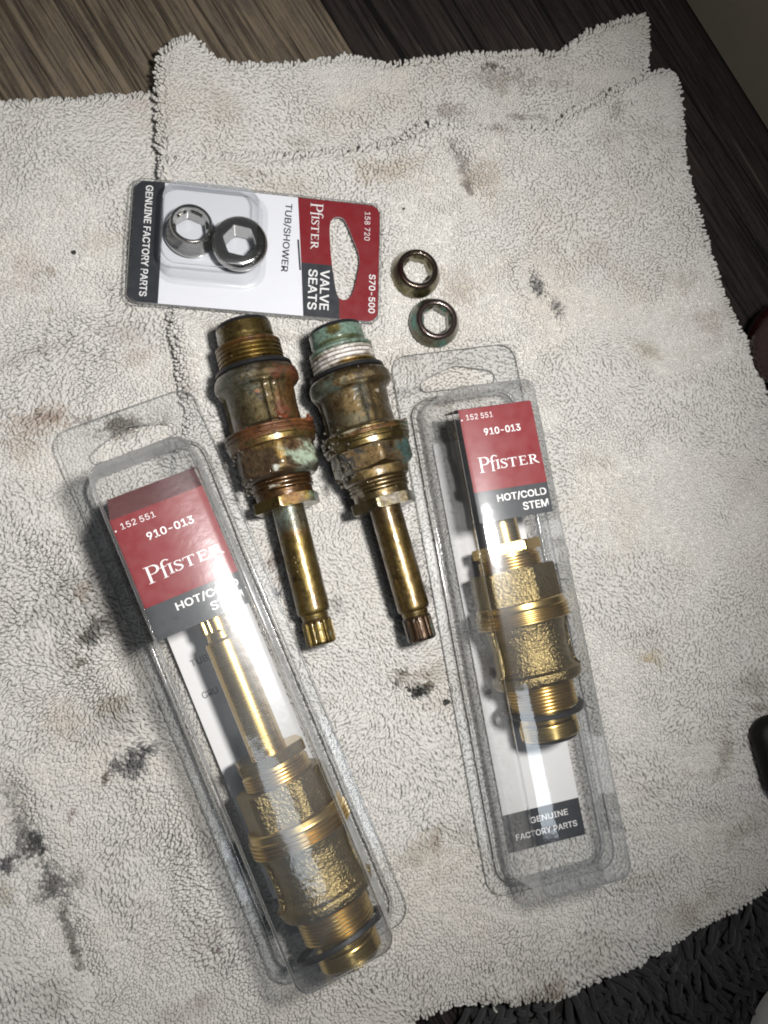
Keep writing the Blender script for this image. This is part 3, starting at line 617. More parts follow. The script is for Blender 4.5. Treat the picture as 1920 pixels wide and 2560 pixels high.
# vertex colour has rgb + metal in alpha
def old_stem(label, loc, ang, second):
    t = thing("faucet_cartridge", label, "valve stem", loc, ang, group="old corroded valve stems"); z = 13.2; k = 20 if second else 10
    OL = (.29, .21, .07); BR = (.34, .235, .085)
    RUST = (.135, .042, .018); MINT = (.34, .42, .32); TEAL = (.05, .085, .075); GRN = (.14, .215, .17); WHT = (.74, .71, .69); BLK = (.008, .007, .007); ORG = (.22, .105, .03); GREY = (.22, .235, .215)
    if not second:
        cap = paint(OL, .95, [(-4, -75, 5, 22, GREY, .2, .8), (-1, 5, 1.5, 60, (.16, .10, .030), .9, .5)], k)
        thr = paint((.40, .27, .075), 1, [(-7.6, 0, 1.3, 100, (.16, .062, .018), .5, .9), (-9, -60, 3, 40, (.20, .10, .030), .7, .7), (-12, 60, 4, 30, (.5, .36, .12), 1, .6)], k+1)
        body = paint((.20, .155, .075), .9, [(-20, 55, 3.4, 52, RUST, .15, 1.0), (-24.5, 70, 3, 24, RUST, .2, .9), (-29, 52, 7, 40, ORG, .55, .85), (-19, -60, 3.2, 60, GREY, .5, .55), (-25, -14, 4, 12, TEAL, .5, .6), (-24, -55, 5, 30, (.12, .14, .12), .5, .6),
                     (-25.6, -8, 1.1, 6, BLK, .0, 1.0), (-27.5, -4, .9, 5, BLK, 0, 1.0), (-25, -7.5, .6, 2.5, (.5, .2, .1), .3, .9), (-32, 25, 2.2, 16, RUST, .1, .95), (-30, -35, 5, 30, (.30, .24, .12), 1, .6), (-26, 8, 9, 7, (.33, .25, .12), 1, .7)], k+2)
        ring = paint((.17, .075, .03), .5, [(-38, 20, 3, 70, (.17, .066, .022), .3, .8), (-38, -75, 3, 30, (.18, .14, .09), .7, .7), (-40.9, 10, 1.2, 70, (.42, .31, .10), 1, .9), (-36.4, 50, 1, 20, (.35, .12, .030), .2, .9)], k+3)
        hexp = paint((.175, .115, .062), .85, [(-45, 3, 7, 6.5, (.72, .47, .15), 1, 1.0), (-41.8, 3, 1.6, 40, (.55, .36, .12), 1, .8), (-47.5, 42, 5.5, 30, MINT, .0, 1.0), (-44.0, 28, 2.0, 14, (.24, .135, .06), .6, 1.0), (-52, 55, 2.2, 40, (.07, .07, .05), .3, .8), (-50, -8, 1.0, 5, (.6, .62, .55), 0, 1.0), (-48, -75, 6, 20, (.25, .22, .2), .5, .7)], k+4)
        gth = paint((.17, .085, .030), .8, [(-56, 0, 1.2, 30, (.3, .16, .05), .9, .6), (-55, -20, .5, 12, (.6, .58, .5), 0, .9)], k+5)
        nut = paint((.33, .235, .060), 1, [(-60, 12, 3, 24, (.33, .17, .06), .4, .9), (-60, 62, 3, 30, (.20, .33, .24), .05, 1.0), (-61.5, 40, 1.2, 30, (.05, .05, .04), .3, .7)], k+6)
        shaft = paint((.38, .275, .09), 1, [(-65.5, 0, 4.8, 180, (.17, .165, .12), .65, 1.0), (-64, -40, 2.5, 50, (.22, .28, .24), .4, .6), (-70.5, 10, .9, 160, (.20, .10, .035), .7, .8), (-80, 45, 1.2, 12, (.1, .07, .02), .6, .8), (-92, 8, 4.5, 14, (.17, .10, .04), .7, .8), (-86, -35, .8, 7, BLK, .3, .9), (-88, 50, .7, 6, BLK, .3, .9)], k+7)
        spl = paint((.36, .26, .085), 1, [(-98, 10, 1.5, 60, (.10, .05, .02), .5, .9), (-103, 40, 3, 10, (.30, .34, .26), .5, .8)], k+8)
    else:
        cap = paint(GRN, .0, [(-1.8, -14, 2.2, 17, (.17, .14, .035), .6, 1.0), (-5.2, 0, .7, 70, (.12, .13, .04), .6, .8), (-4, -80, 5, 25, (.06, .11, .09), .1, .7)], k, grain=.12, wob=.7)
        thr = paint((.36, .26, .09), .95, [(-7.7, 0, 1.4, 110, (.15, .225, .18), .05, 1.0), (-11.2, -5, 3.4, 66, WHT, .0, .97), (-10.5, 50, 2.3, 30, WHT, .0, .9), (-13.6, 15, 1.1, 40, (.62, .40, .09), 1, .9), (-12, 40, .9, 10, (.3, .22, .15), .3, .7), (-12.5, -60, 2.5, 25, (.60, .58, .56), .05, .9)], k+1, grain=.10, wob=.55, stripes=(-6.6, 1.4, (.16, .11, .045), .9))
        body = paint((.37, .265, .125), 1, [(-20, -65, 4, 40, (.10, .165, .15), .4, .8), (-28, -70, 6, 24, (.15, .13, .09), .7, .8), (-33, -40, 3.0, 40, (.12, .15, .12), .6, .55), (-27, 3, 8, 8, (.13, .12, .075), .6, .85), (-29, 6, 3.6, 4, BLK, .2, .9), (-23.5, -2, 1.4, 9, (.06, .055, .04), .2, .9), (-25, 34, .7, 5, (.5, .47, .42), 0, .9), (-19.5, 12, 1.4, 13, (.12, .09, .05), .4, .7), (-28, 60, 8, 26, (.27, .22, .115), .9, .6)], k+2)
        ring = paint((.32, .235, .085), 1, [(-37.6, 0, .8, 45, (.24, .11, .04), .5, .9), (-38, 75, 3, 22, (.08, .16, .13), .2, .9), (-38, -75, 3, 30, (.10, .085, .06), .4, .8), (-36.6, -30, .5, 10, (.45, .44, .33), .1, .8)], k+3)
        hexp = paint((.36, .245, .115), 1, [(-46, 58, 5.5, 26, (.04, .095, .092), .15, .95), (-46, -66, 8, 32, (.022, .020, .016), .2, 1.0), (-42, 6, 1.2, 16, (.12, .10, .06), .5, .8), (-41.4, 15, 1.0, 20, (.65, .5, .24), 1, .7), (-51, 0, 1.3, 50, (.50, .36, .15), 1, .8), (-44.5, 16, 1.6, 7, (.05, .04, .030), .3, .9)], k+4)
        gth = paint((.34, .25, .12), 1, [(-55, -60, 3, 20, (.45, .42, .38), .3, .7)], k+5)
        nut = paint((.36, .30, .18), 1, [(-59.5, 8, 3, 22, (.42, .38, .33), .95, .9), (-59.5, 62, 3, 24, (.11, .125, .10), .4, .95), (-59.5, -50, 3, 30, (.22, .17, .065), 1, .8)], k+6)
        shaft = paint((.33, .23, .085), 1, [(-64, 0, 4.5, 180, (.15, .095, .040), .8, .9), (-72, -30, 5, 40, (.26, .175, .05), .95, .7), (-78, 60, 9, 20, (.22, .11, .04), .8, .6)], k+7)
        spl = paint((.05, .032, .02), .7, [(-101, 0, 5, 60, (.16, .085, .035), .8, .6), (-104, 70, 4, 30, (.06, .10, .08), .3, .6)], k+8)
    turned("rubber_washer", [(.9, 0), (.9, 8.0), (.55, 8.7), (-.3, 8.9), (-.5, 8.5)], M_RUBBER, t, z)
    turned("washer_holder", [(-.3, 8.2), (-.35, 8.75), (-.7, 9.1), (-4.6, 9.25), (-5.2, 8.9), (-5.7, 8.55), (-7, 8.55)], M_OLD_T, t, z, col=cap, rough=.04, seed=1)
    turned("threaded_seat_end", [(-6.4, 8.4)]+thread(-6.6, -15.0, 10.75)+[(-15.2, 8)], M_OLD_T, t, z, col=thr, rough=.05, seed=2, step=.3)
    turned("sealing_ring", [(-14.6, 10), (-14.6, 12.1), (-14.9, 12.5), (-16.0, 12.7), (-16.3, 11)], M_RUBBER, t, z)
    rb = ribs((8, 9, .75, -21.5, -36), (24, 5, .35, -21.5, -36), (-95, 9, .8, -21.5, -36)) if not second else ribs((7, 8, .8, -21.5, -36), (16, 4, .35, -21.5, -36), (-100, 9, .8, -21.5, -36))
    turned("cast_body", [(-15.9, 9), (-16.0, 11.6), (-16.5, 12.6), (-17.6, 13.4), (-19.2, 13.9), (-20.8, 13.8), (-21.8, 13.0), (-22.5, 11.9), (-23.4, 11.35), (-29, 11.05), (-34.5, 11.15), (-35.8, 11.9), (-36.4, 13)], M_OLD_C, t, z, rfun=rb, col=body, rough=.13, seed=3)
    turned("threaded_collar", [(-35.9, 11)]+[(-36.0, 14.2), (-36.4, 14.8), (-36.9, 14.8), (-37.2, 14.3), (-37.5, 14.3), (-37.8, 14.8), (-38.3, 14.8), (-38.6, 14.3), (-38.9, 14.3), (-39.2, 14.75), (-39.7, 14.75), (-40.1, 14.3), (-41.6, 14.1), (-42.0, 13.5), (-42.1, 12)], M_OLD_T, t, z, col=ring, rough=.12, seed=4, step=.3)
    hx = hexr(3-30 if not second else 6-30-2, 12.2)
    turned("hexagon", [(-41.6, 11), (-41.7, 13.4), (-42.6, 13.75), (-48.5, 13.75), (-50.6, 13.1), (-51.6, 12.2), (-52.4, 11.0), (-52.6, 9)] if not second else [(-41.6, 11), (-41.7, 13.4), (-42.6, 13.8), (-47.8, 13.8), (-48.6, 12.3), (-49.2, 11.4), (-52.0, 10.9), (-52.6, 10.2), (-52.7, 9)], M_OLD_C, t, z, rfun=hx, col=hexp, rough=.10, seed=5)
    turned("threaded_gland", [(-52.2, 8)]+thread(-52.4, -56.2, 9.9, 1.25, .5)+[(-56.4, 9.2), (-58.6, 9.2), (-58.8, 8)], M_OLD_T, t, z, col=gth, rough=.06, seed=6, step=.3)
    turned("gland_nut", [(-58.4, 8), (-58.5, 10.7), (-58.8, 11.1), (-61.6, 11.1), (-62.0, 10.8), (-62.05, 5.2)], M_OLD_T, t, z, rfun=hexr(8 if second else 14, 9.75), col=nut, rough=.06, seed=7)
    turned("stem_shaft", [(-61.2, 5.2), (-95.4, 5.3), (-96.2, 5.0), (-96.5, 4.4), (-98.2, 4.2), (-98.6, 4)], M_OLD_T, t, z, col=shaft, rough=.03, seed=8)
    turned("splined_end", [(-98.0, 3.9), (-98.4, 4.5), (-99.2, 4.75), (-105.6, 4.75), (-106.2, 4.4), (-106.4, 3.8)], M_OLD_T, t, z, rfun=splines(12, .75, -98.6, -106.4), col=spl, rough=.05, seed=9, step=.3)
    rnd = random.Random(3)                                          # crusted rust and scale built up on collars, ribs and joints
    def crust(nm, mat, s0, th0, n_, ss, st_, R0, rmin=.25, rmax=.7):
        VV = []; FF = []
        for _ in range(n_):
            s = s0+rnd.gauss(0, ss); th = math.radians(th0+rnd.gauss(0, st_)); R = R0+rnd.uniform(-.25, .35); q = np.array((R*math.sin(th), s, z+R*math.cos(th))); rr = rnd.uniform(rmin, rmax)
            bm = bmesh.new(); bmesh.ops.create_icosphere(bm, subdivisions=1, radius=rr); b = len(VV)
            VV += [tuple(q+np.array(v.co)*rnd.uniform(.7, 1.3)) for v in bm.verts]; FF += [tuple(b+v.index for v in f.verts) for f in bm.faces]; bm.free()
        tag(mesh(nm, VV, FF, mat, t, smooth=False), kind="stuff")
    if not second:
        crust("rust_crust", M_CRUST, -34.4, 22, 34, 1.1, 6, 11.4); crust("rust_crust", M_CRUST, -36.0, 62, 26, .5, 8, 14.6, .2, .6); crust("rust_crust", M_CRUST, -37.5, -5, 30, 1.4, 30, 14.75, .12, .3)
        crust("scale_crust", M_SCALE, -52, -70, 26, 2.0, 12, 12.3); crust("scale_crust", M_SCALE, -42, -72, 22, 1.5, 10, 13.8, .2, .5); crust("grit", M_SCALE, -24, -4, 16, 3.0, 5, 11.7, .12, .35)
    else:
        crust("scale_crust", M_SCALE, -46, -58, 60, 3.2, 12, 13.4, .2, .65); crust("scale_crust", M_SCALE, -38, -62, 34, 1.6, 14, 14.7, .2, .55); crust("scale_crust", M_SCALE, -37.6, 20, 26, .6, 34, 14.7, .12, .3)
        crust("grit", M_SCALE, -28, 4, 26, 3.5, 4, 11.8, .15, .42); crust("grit", M_SCALE, -19.5, 12, 18, 1.2, 12, 13.8, .15, .4); crust("scale_crust", M_SCALE, -36.3, 70, 16, .5, 10, 14.6, .2, .45)
    return t
M_SCALE = simple("grey_brown_scale", (.085, .075, .058), .5, sc=900, var=.7, Coat_Weight=.5)
M_CRUST = simple("rust_crust", (.13, .035, .014), .35, sc=700, var=.5, Coat_Weight=.5)
old_stem("corroded brass valve stem with rust-red collar and mint flakes, left of the loose pair", (-49.4, 58.3, 0), math.radians(14.78), False)
old_stem("corroded brass valve stem with green cap and chalky white thread, right of the loose pair", (-19.1, 58.8, 0), math.radians(16.08), True)

def new_stem(label, loc, ang, washer, k=1.0, hexph=0.0, nutph=0.0):
    t = thing("faucet_cartridge", label, "valve stem", loc, ang, group="new brass valve stems sealed in clear packs"); z = 0.0
    def T(name, pr, mat, **kw): return turned(name, [(-s*k, r) for s, r in pr], mat, t, z, **kw)
    T("rubber_washer", [(-.7, 0), (-.7, 7.6), (-.35, 8.3), (.5, 8.6), (.7, 8.2)], M_RUBBER)
    T("washer_holder", [(.5, 8.2), (.6, 9.1), (1.0, 9.5), (5.0, 9.5), (5.5, 9.2), (6.0, 8.8), (9.6, 8.8)], M_BRASS)
    turned("threaded_seat_end", [(-9.2*k, 8.4)]+thread(-9.4*k, -17.9*k, 11.0, 1.1, .42)+[(-18.2*k, 8)], M_BRASSB, t, z, step=.3)
    T("cast_body", [(17.7, 9), (17.8, 12.4), (18.2, 13.6), (19.0, 14.2), (20.6, 14.5), (21.5, 14.2), (22.2, 13.2), (23.6, 12.5), (29, 12.05), (34.5, 12.4), (37.2, 13.1), (37.9, 13.4)], M_CAST,
      rfun=ribs((78, 10, 1.0, -21*k, -38*k), (-78, 10, 1.0, -21*k, -38*k)), rough=.075, rsc=1.0, seed=13, step=.3, nt=240)
    pr = [(37.5, 12)]
    for i in range(4): a = 37.7+i*1.22; pr += [(a+.1, 14.75), (a+.4, 15.35), (a+.75, 15.35), (a+1.05, 14.75)]
    T("threaded_collar", pr+[(42.8, 14.6), (44.3, 14.5), (44.7, 14.0), (44.75, 12)], M_BRASSB, step=.3)
    T("hexagon", [(44.4, 11), (44.45, 13.7), (44.9, 13.9), (55.0, 13.9), (55.6, 13.5), (55.7, 9)], M_CAST, rfun=hexr(hexph, 12.5), rough=.075, rsc=1.0, seed=15, step=.3, nt=240)
    turned("threaded_gland", [(-55.4*k, 9)]+thread(-55.5*k, -59.6*k, 10.2, 1.05, .4)+[(-59.8*k, 9.5), (-61.2*k, 9.4), (-61.4*k, 8)], M_BRASSB, t, z, step=.3)
    T("gland_nut", [(60.9, 8), (60.95, 11.0), (61.2, 11.35), (64.0, 11.35), (64.3, 11.0), (64.35, 5.5)], M_BRASS, rfun=hexr(nutph, 9.95))
    T("stem_shaft", [(63.8, 5.45), (99.3, 5.45), (99.9, 5.2), (100.2, 4.3), (102.0, 4.1), (102.6, 4)], M_BRASS)
    T("splined_end", [(102.0, 3.8), (102.9, 4.8), (109.6, 4.8), (110.2, 4.4), (110.3, 3.6)], M_BRASSB, rfun=splines(12, .75, -102.2*k, -110.4*k), step=.3)
    s, rz, rx, R, dx = washer
    o = turned("sealing_ring", [(.75, R-1.7), (.75, R), (.55, R+.2), (-.55, R+.2), (-.75, R), (-.75, R-1.7)], M_RUBBER, t, 0, close='loop', step=None, nt=72)
    o.location = Vector((dx, -s, 0))*U; o.rotation_euler = (rx, 0, rz)
    return t

# ---------------------------------------------------------------- lettering
try: FONT = bpy.data.fonts.load(os.path.join(bpy.utils.system_resource('DATAFILES'), "fonts", "Inter.woff2"))
except Exception: FONT = None
def words(s, width, height, bold=.010, spacing=1.0):
    """outline mesh of a line of type, centred on 0 and fitted to width x height (mm)"""
    c = bpy.data.curves.new("type", 'FONT'); c.body = s; c.size = 1; c.space_character = spacing; c.resolution_u = 4
    if FONT: c.font = FONT
    ob = bpy.data.objects.new("type", c); me = bpy.data.meshes.new_from_object(ob)
    V = np.array([v.co[:] for v in me.vertices]); F = [tuple(p.vertices) for p in me.polygons]
    bpy.data.objects.remove(ob); bpy.data.curves.remove(c); bpy.data.meshes.remove(me)
    lo, hi = V.min(0), V.max(0); V = V-(lo+hi)/2; V[:, 0] *= width/(hi[0]-lo[0]); V[:, 1] *= height/(hi[1]-lo[1])
    if bold > .003:                                # heavier weight: the same outlines overprinted with tiny shifts
        b = bold*2.2*height; n = len(V); VV = []; FF = []
        for k, (dx, dy) in enumerate(((-b, -b*.6), (b, b*.6), (b, -b*.6), (-b, b*.6))):
            VV.append(V+np.array((dx, dy, .013*k))); FF += [tuple(i+n*k for i in f) for f in F]
        V = np.concatenate(VV); F = FF
    return V, F
def stroke(pts, ws, V, F):
    pts = [np.array(p, float) for p in pts]; b = len(V); n = len(pts); zz = .004*(len(F) % 23)
    for i, p in enumerate(pts):
        t = pts[min(i+1, n-1)]-pts[max(i-1, 0)]; t = t/(np.hypot(*t)+1e-9); nn = np.array((-t[1], t[0]))*ws[i]/2
        V += [(*(p+nn), zz), (*(p-nn), zz)]
    F += [(b+2*i, b+2*i+1, b+2*i+3, b+2*i+2) for i in range(n-1)]
def logo(width, height):
    """the roman-capital word mark, drawn from strokes: tall P and f, small capitals after"""
    V = []; F = []; S, Tn = .115, .05
    def st(a, b, w_=S): stroke([a, b], [w_, w_], V, F)
    def serif(x, y, w_=.24): st((x-w_/2, y), (x+w_/2, y), .035)
    def arc(cx, cy, rx, ry, a0, a1, w0, w1, wm=None, n=18):
        P = []; W = []
        for i in range(n+1):
            u = i/n; a = math.radians(a0+(a1-a0)*u); P.append((cx+rx*math.cos(a), cy+ry*math.sin(a))); W.append(w0+(w1-w0)*u if wm is None else w0+(wm-w0)*math.sin(math.pi*u))
        stroke(P, W, V, F)
    st((.14, -.12), (.14, 1.0)); serif(.14, -.12, .30); serif(.06, 1.0, .16); st((.14, .98), (.34, .98), Tn); st((.14, .43), (.34, .43), Tn); arc(.34, .705, .25, .275, 90, -90, Tn, Tn, .125)
    st((.80, -.12), (.80, .80), .10); serif(.80, -.12, .24); arc(.98, .78, .18, .24, 180, 50, .10, .05); stroke([(1.09, .965), (1.13, .93)], [.06, .10], V, F); st((.66, .60), (.98, .60), .045)
    h = .66
    st((1.12, 0), (1.12, h), .10); serif(1.12, 0); serif(1.12, h)
    P = [(1.63, .54), (1.58, .63), (1.47, .67), (1.36, .62), (1.34, .52), (1.40, .42), (1.50, .35), (1.60, .27), (1.64, .16), (1.58, .05), (1.46, -.01), (1.35, .014), (1.30, .13)]
    stroke(P, [.05, .05, .055, .07, .085, .10, .115, .10, .085, .07, .055, .05, .05], V, F); st((1.63, .67), (1.63, .50), .035); st((1.30, .0), (1.30, .17), .035)
    st((2.0, 0), (2.0, h), .10); serif(2.0, 0); st((1.74, h-.01), (2.26, h-.01), .05); st((1.745, h), (1.745, h-.15), .035); st((2.255, h), (2.255, h-.15), .035)
    st((2.50, 0), (2.50, h), .10); st((2.40, h-.01), (2.82, h-.01), .05); st((2.50, .35), (2.74, .35), .045); st((2.40, .015), (2.86, .015), .05); st((2.82, h), (2.82, h-.14), .035); st((2.86, .16), (2.86, 0), .035); st((2.74, .43), (2.74, .27), .014)
    st((3.10, 0), (3.10, h), .10); serif(3.10, 0); serif(3.04, h, .14); st((3.10, h-.01), (3.24, h-.01), .05); st((3.10, .34), (3.24, .34), .045); arc(3.24, .495, .165, .155, 90, -90, .05, .05, .10); stroke([(3.24, .35), (3.40, .12), (3.58, -.03)], [.10, .10, .05], V, F)
    V = np.array(V); lo, hi = V.min(0), V.max(0); c = (lo+hi)/2; V[:, :2] -= c[:2]; V[:, 0] *= width/(hi[0]-lo[0]); V[:, 1] *= height/(hi[1]-lo[1]); return V, F
def place_type(VF, parent, mat, x, y, z, rot=0.0, name="lettering"):
    V, F = VF; V = np.array(V, float); ca, sa = math.cos(rot), math.sin(rot)
    W = np.stack([x+V[:, 0]*ca-V[:, 1]*sa, y+V[:, 0]*sa+V[:, 1]*ca, z+V[:, 2]], 1)
    o = mesh(name, W, F, mat, parent, smooth=False)
    # all faces up
    bm = bmesh.new(); bm.from_mesh(o.data)
    for f in bm.faces:
        if f.normal.z < 0: f.normal_flip()
    bm.to_mesh(o.data); bm.free(); return o

# ---------------------------------------------------------------- clear clamshell packs with insert card
def rrect(x0, x1, y0, y1, r, n=7):
    P = []
    for cx, cy, a0 in ((x1-r, y1-r, 0), (x0+r, y1-r, 90), (x0+r, y0+r, 180), (x1-r, y0+r, 270)):
        P += [(cx+r*math.cos(math.radians(a0+90*i/n)), cy+r*math.sin(math.radians(a0+90*i/n))) for i in range(n+1)]
    return P
def chaikin(P, k=2):
    for _ in range(k):
        Q = []
        for a, b in zip(P, P[1:]+P[:1]): Q += [(a[0]*.75+b[0]*.25, a[1]*.75+b[1]*.25), (a[0]*.25+b[0]*.75, a[1]*.25+b[1]*.75)]
        P = Q
    return P
LF, FW, HT, PW, PV, BV = 186.2, 46.35, 33.4, 35.0, 18.6, 181.5
def loft(name, loops, mat, parent, cap_first=False, cap_last=True, sharp=None):
    """skin between equal-length closed loops of (x, y, z)"""
    n = len(loops[0]); V = [p for l in loops for p in l]; F = []
    for k in range(len(loops)-1):
        F += [(k*n+i, k*n+(i+1) % n, (k+1)*n+(i+1) % n, (k+1)*n+i) for i in range(n)]
    if cap_last: F.append(tuple((len(loops)-1)*n+i for i in range(n)))
    if cap_first: F.append(tuple(range(n))[::-1])
    return mesh(name, V, F, mat, parent, smooth=True, sharp=sharp)
def pocket_loops(x0, x1, y0, y1, prof, r0=5.0, n=7):
    L = []
    for ins, z in prof:
        m_ = min(x1-x0, y1-y0)/2-.02; i_ = min(ins, m_); r = max(.02, min(r0-ins*.35 if ins > 0 else r0-ins, m_-i_))
        L.append([(px, py, z) for px, py in rrect(x0+i_, x1-i_, y0+i_, y1-i_, r, n)])
    return L
M_BEAD = N("thick_clear_edge").set(Base_Color=(.96, .97, .98), Roughness=.04, IOR=1.24, Transmission_Weight=1.0).m
def tube(name, path, r, mat, parent, ns=8):
    """closed tube round a loop of (x, y, z)"""
    P = np.array(path, float); T = np.roll(P, -1, 0)-np.roll(P, 1, 0); T /= np.linalg.norm(T, axis=1)[:, None]+1e-9
    A = np.stack([T[:, 1], -T[:, 0], 0*T[:, 0]], 1); A /= np.linalg.norm(A, axis=1)[:, None]+1e-9; B = np.cross(T, A)
    V = np.concatenate([P+(A*math.cos(2*math.pi*k/ns)+B*math.sin(2*math.pi*k/ns))*r for k in range(ns)]); n = len(P)
    F = [(k*n+i, k*n+(i+1) % n, ((k+1) % ns)*n+(i+1) % n, ((k+1) % ns)*n+i) for k in range(ns) for i in range(n)]
    o = mesh(name, V, np.array(F), mat, parent); bmf(o); return o
def clamshell(label, pose, lv, lw, camber, drop, mat):
    x, y, a, z = pose
    t = thing("clamshell_pack", label, "blister pack", (x, y, z), a, group="clear packs holding new valve stems")
    # local: x across, y = -v (hang tab at the top, y = 0)
    hole = chaikin([(-13.6, -13.6), (-14.2, -11.2), (-12.5, -9.6), (-2.0, -6.2), (0.5, -5.9), (12.2, -9.0), (14.0, -10.8), (13.4, -13.4), (11.5, -14.0), (-11.5, -14.2)], 2)
    ow = PW/2+2.6
    prism("flange", [rrect(-FW/2, FW/2, -LF, 0, 6), hole, rrect(-ow, ow, -(BV+2.6), -(PV-2.6), 7.4)], 0, .38, M_FLANGE, t, sharp=30, rim=M_RIM)
    prof = [(-2.6, .38), (-2.45, 1.5), (-2.0, 2.1), (-1.2, 2.1), (-.75, 1.5), (-.55, .7), (-.1, .55), (.15, 1.2), (.35, 3), (1.1, 12), (1.9, 21), (2.5, HT-4.6), (2.75, HT-3.2), (3.25, HT-1.9), (4.0, HT-.95), (4.9, HT-.4)]
    hw = PW/2
    for k in range(1, 12):
        d = 4.9+(hw-4.9-.05)*k/11; u = 1-(d-4.9)/(hw-4.9); prof.append((d, HT-.4+camber*(1-u*u)))
    cov = loft("clear_cover", pocket_loops(-hw, hw, -BV, -PV, prof), mat, t)
    def ring(name, ins, z, r): return tube(name, pocket_loops(-hw, hw, -BV, -PV, [(ins, z)], n=9)[0], r, M_BEAD, cov)
    ring("rim_bead", -1.6, 1.5, .34); ring("top_bead", 3.35, HT-1.75, .30)
    tube("flange_edge", [(q[0], q[1], .25) for q in rrect(-FW/2, FW/2, -LF, 0, 6, 9)], .17, M_BEAD, t); tube("hang_hole_edge", [(q[0], q[1], .25) for q in hole], .17, M_BEAD, t)
    # insert card: white back, slate foot band, red and slate front flap
    cw = 27.4; cd = prism("insert_card", rrect(-cw/2, cw/2, -(BV-8.5), -(lv+4), .6), .9, 1.25, M_CARD2, t)
    bd = prism("foot_band", [(-cw/2, -(BV-8.3)), (cw/2, -(BV-8.3)), (cw/2, -(BV-20.5)), (-cw/2, -(BV-20.5))], .88, 1.32, M_SLATE, cd)
    place_type(words("GENUINE", 13.5, 1.9), bd, M_INKW, 2.2, -(BV-16.9), 1.4); place_type(words("FACTORY PARTS", 22, 1.9), bd, M_INKW, .4, -(BV-12.6), 1.4)
    place_type(words("TUB/SHOWER", 19, 2.5, .012), cd, M_INKG, -.6, -(lv+46.5), 1.33); place_type(words("CRU", 5.0, 2.1, .012), cd, M_INKG, -8.0, -(lv+57), 1.33)
    zl = HT-1.5; red1 = lv+26.6; lend = lv+36.2
    fl = mesh("label_flap", [(-lw/2, -(lv-drop), 13), (lw/2, -(lv-drop), 13), (lw/2, -(lv-.6), zl-2.0), (-lw/2, -(lv-.6), zl-2.0), (lw/2, -(lv+.1), zl-.4), (-lw/2, -(lv+.1), zl-.4)], [(0, 3, 2, 1), (3, 5, 4, 2)], M_RED, t, smooth=True)
    lab = prism("red_label", chaikin_c([(-lw/2, -red1), (lw/2, -red1), (lw/2, -lv), (-lw/2, -lv)]), zl-.35, zl, M_RED, t)
    sl = prism("slate_label", [(-lw/2, -lend), (lw/2, -lend), (lw/2, -red1-.02), (-lw/2, -red1-.02)], zl-.35, zl, M_SLATE, t)
    e = .06; q = lw/25.5
    place_type(words("152 551", 9.2*q, 1.75, .002), lab, M_INKW, (-6.0)*q, -(lv+2.7), zl+e); place_type(words(".", .5, .5), lab, M_INKW, -12.2*q, -(lv+3.4), zl+e)
    place_type(words("910-013", 12.6*q, 2.15, .014), lab, M_INKW, .9*q, -(lv+8.0), zl+e)
    place_type(logo(21.0*q, 5.0), lab, M_INKW, 1.0*q, -(lv+18.2), zl+e, name="word_mark")
    place_type(words("HOT/COLD", 17.0*q, 2.5, .014), sl, M_INKW, 3.2*q, -(red1+2.9), zl+e); place_type(words("STEM", 8.8*q, 2.4, .014), sl, M_INKW, 7.3*q, -(red1+6.5), zl+e)
    return t
def chaikin_c(P): return P
clamshell("clear pack at lower left, red label shining with glare above the stem's splined end", PKL, 38.0, 27.4, 1.25, 9.5, M_CLEAR)
clamshell("clear pack on the right with red HOT/COLD STEM label and an empty foot end", PKR, 29.1, 24.4, 1.35, 3.0, M_CLEARR)
new_stem("new brass valve stem inside the left clear pack, splined end just below the label", (-13.5, -134.3, 22.6), math.radians(203.3), (6.9, .09, .20, 14.2, .6), 1.0, 12, 24)
new_stem("new brass valve stem inside the right clear pack, gold nut just below the slate label", (51.5, -74.2, 17.9), math.radians(192.9), (9.9, -.05, -.12, 13.0, .6), .99, 24, 17)

# ---------------------------------------------------------------- carded pack of valve seats
cz = 2.2
ct = thing("carded_pack", "valve seats pack, a white red and slate hang card with a square clear blister", "blister pack", (-44.7, 89.6, cz), math.radians(-1.1))
# local: x along the card (hang hole at +x), y up the picture = -b
hole = chaikin([(24.3, 13.2), (25.8, 15.8), (29.0, 16.0), (30.6, 13.5), (33.2, 7.5), (35.7, 1.4), (34.8, -5), (33.5, -11.5), (31.9, -14.2), (29.6, -14.9), (27.7, -13.4), (26.6, -8), (25.6, -2), (24.8, 5)], 2)
card = prism("hang_card", [rrect(-42.3, 42.3, -21.7, 21.7, 3.6), hole], 0, .45, M_CARD, ct)
tag(card)
rr = rrect(-42.3, 42.3, -21.7, 21.7, 3.6); bandx = -32.6
prism("slate_band", [p for p in rr if p[0] < bandx][:]+[(bandx, -21.7), (bandx, 21.7)], .3, .50, M_SLATE, card)
right = [p for p in rr if p[0] > 25]
right = [p for p in right if p[1] < 0]+[p for p in right if p[1] >= 0]
redp = [(28.9, -21.7)]+sorted([p for p in right if p[1] < 0], key=lambda p: math.atan2(p[1]+18.1, p[0]-38.7))+sorted([p for p in right if p[1] >= 0], key=lambda p: math.atan2(p[1]-18.1, p[0]-38.7))+[(12.9, 21.7), (14.9, -2.4), (24.6, -2.0), (24.3, 3)]+[]
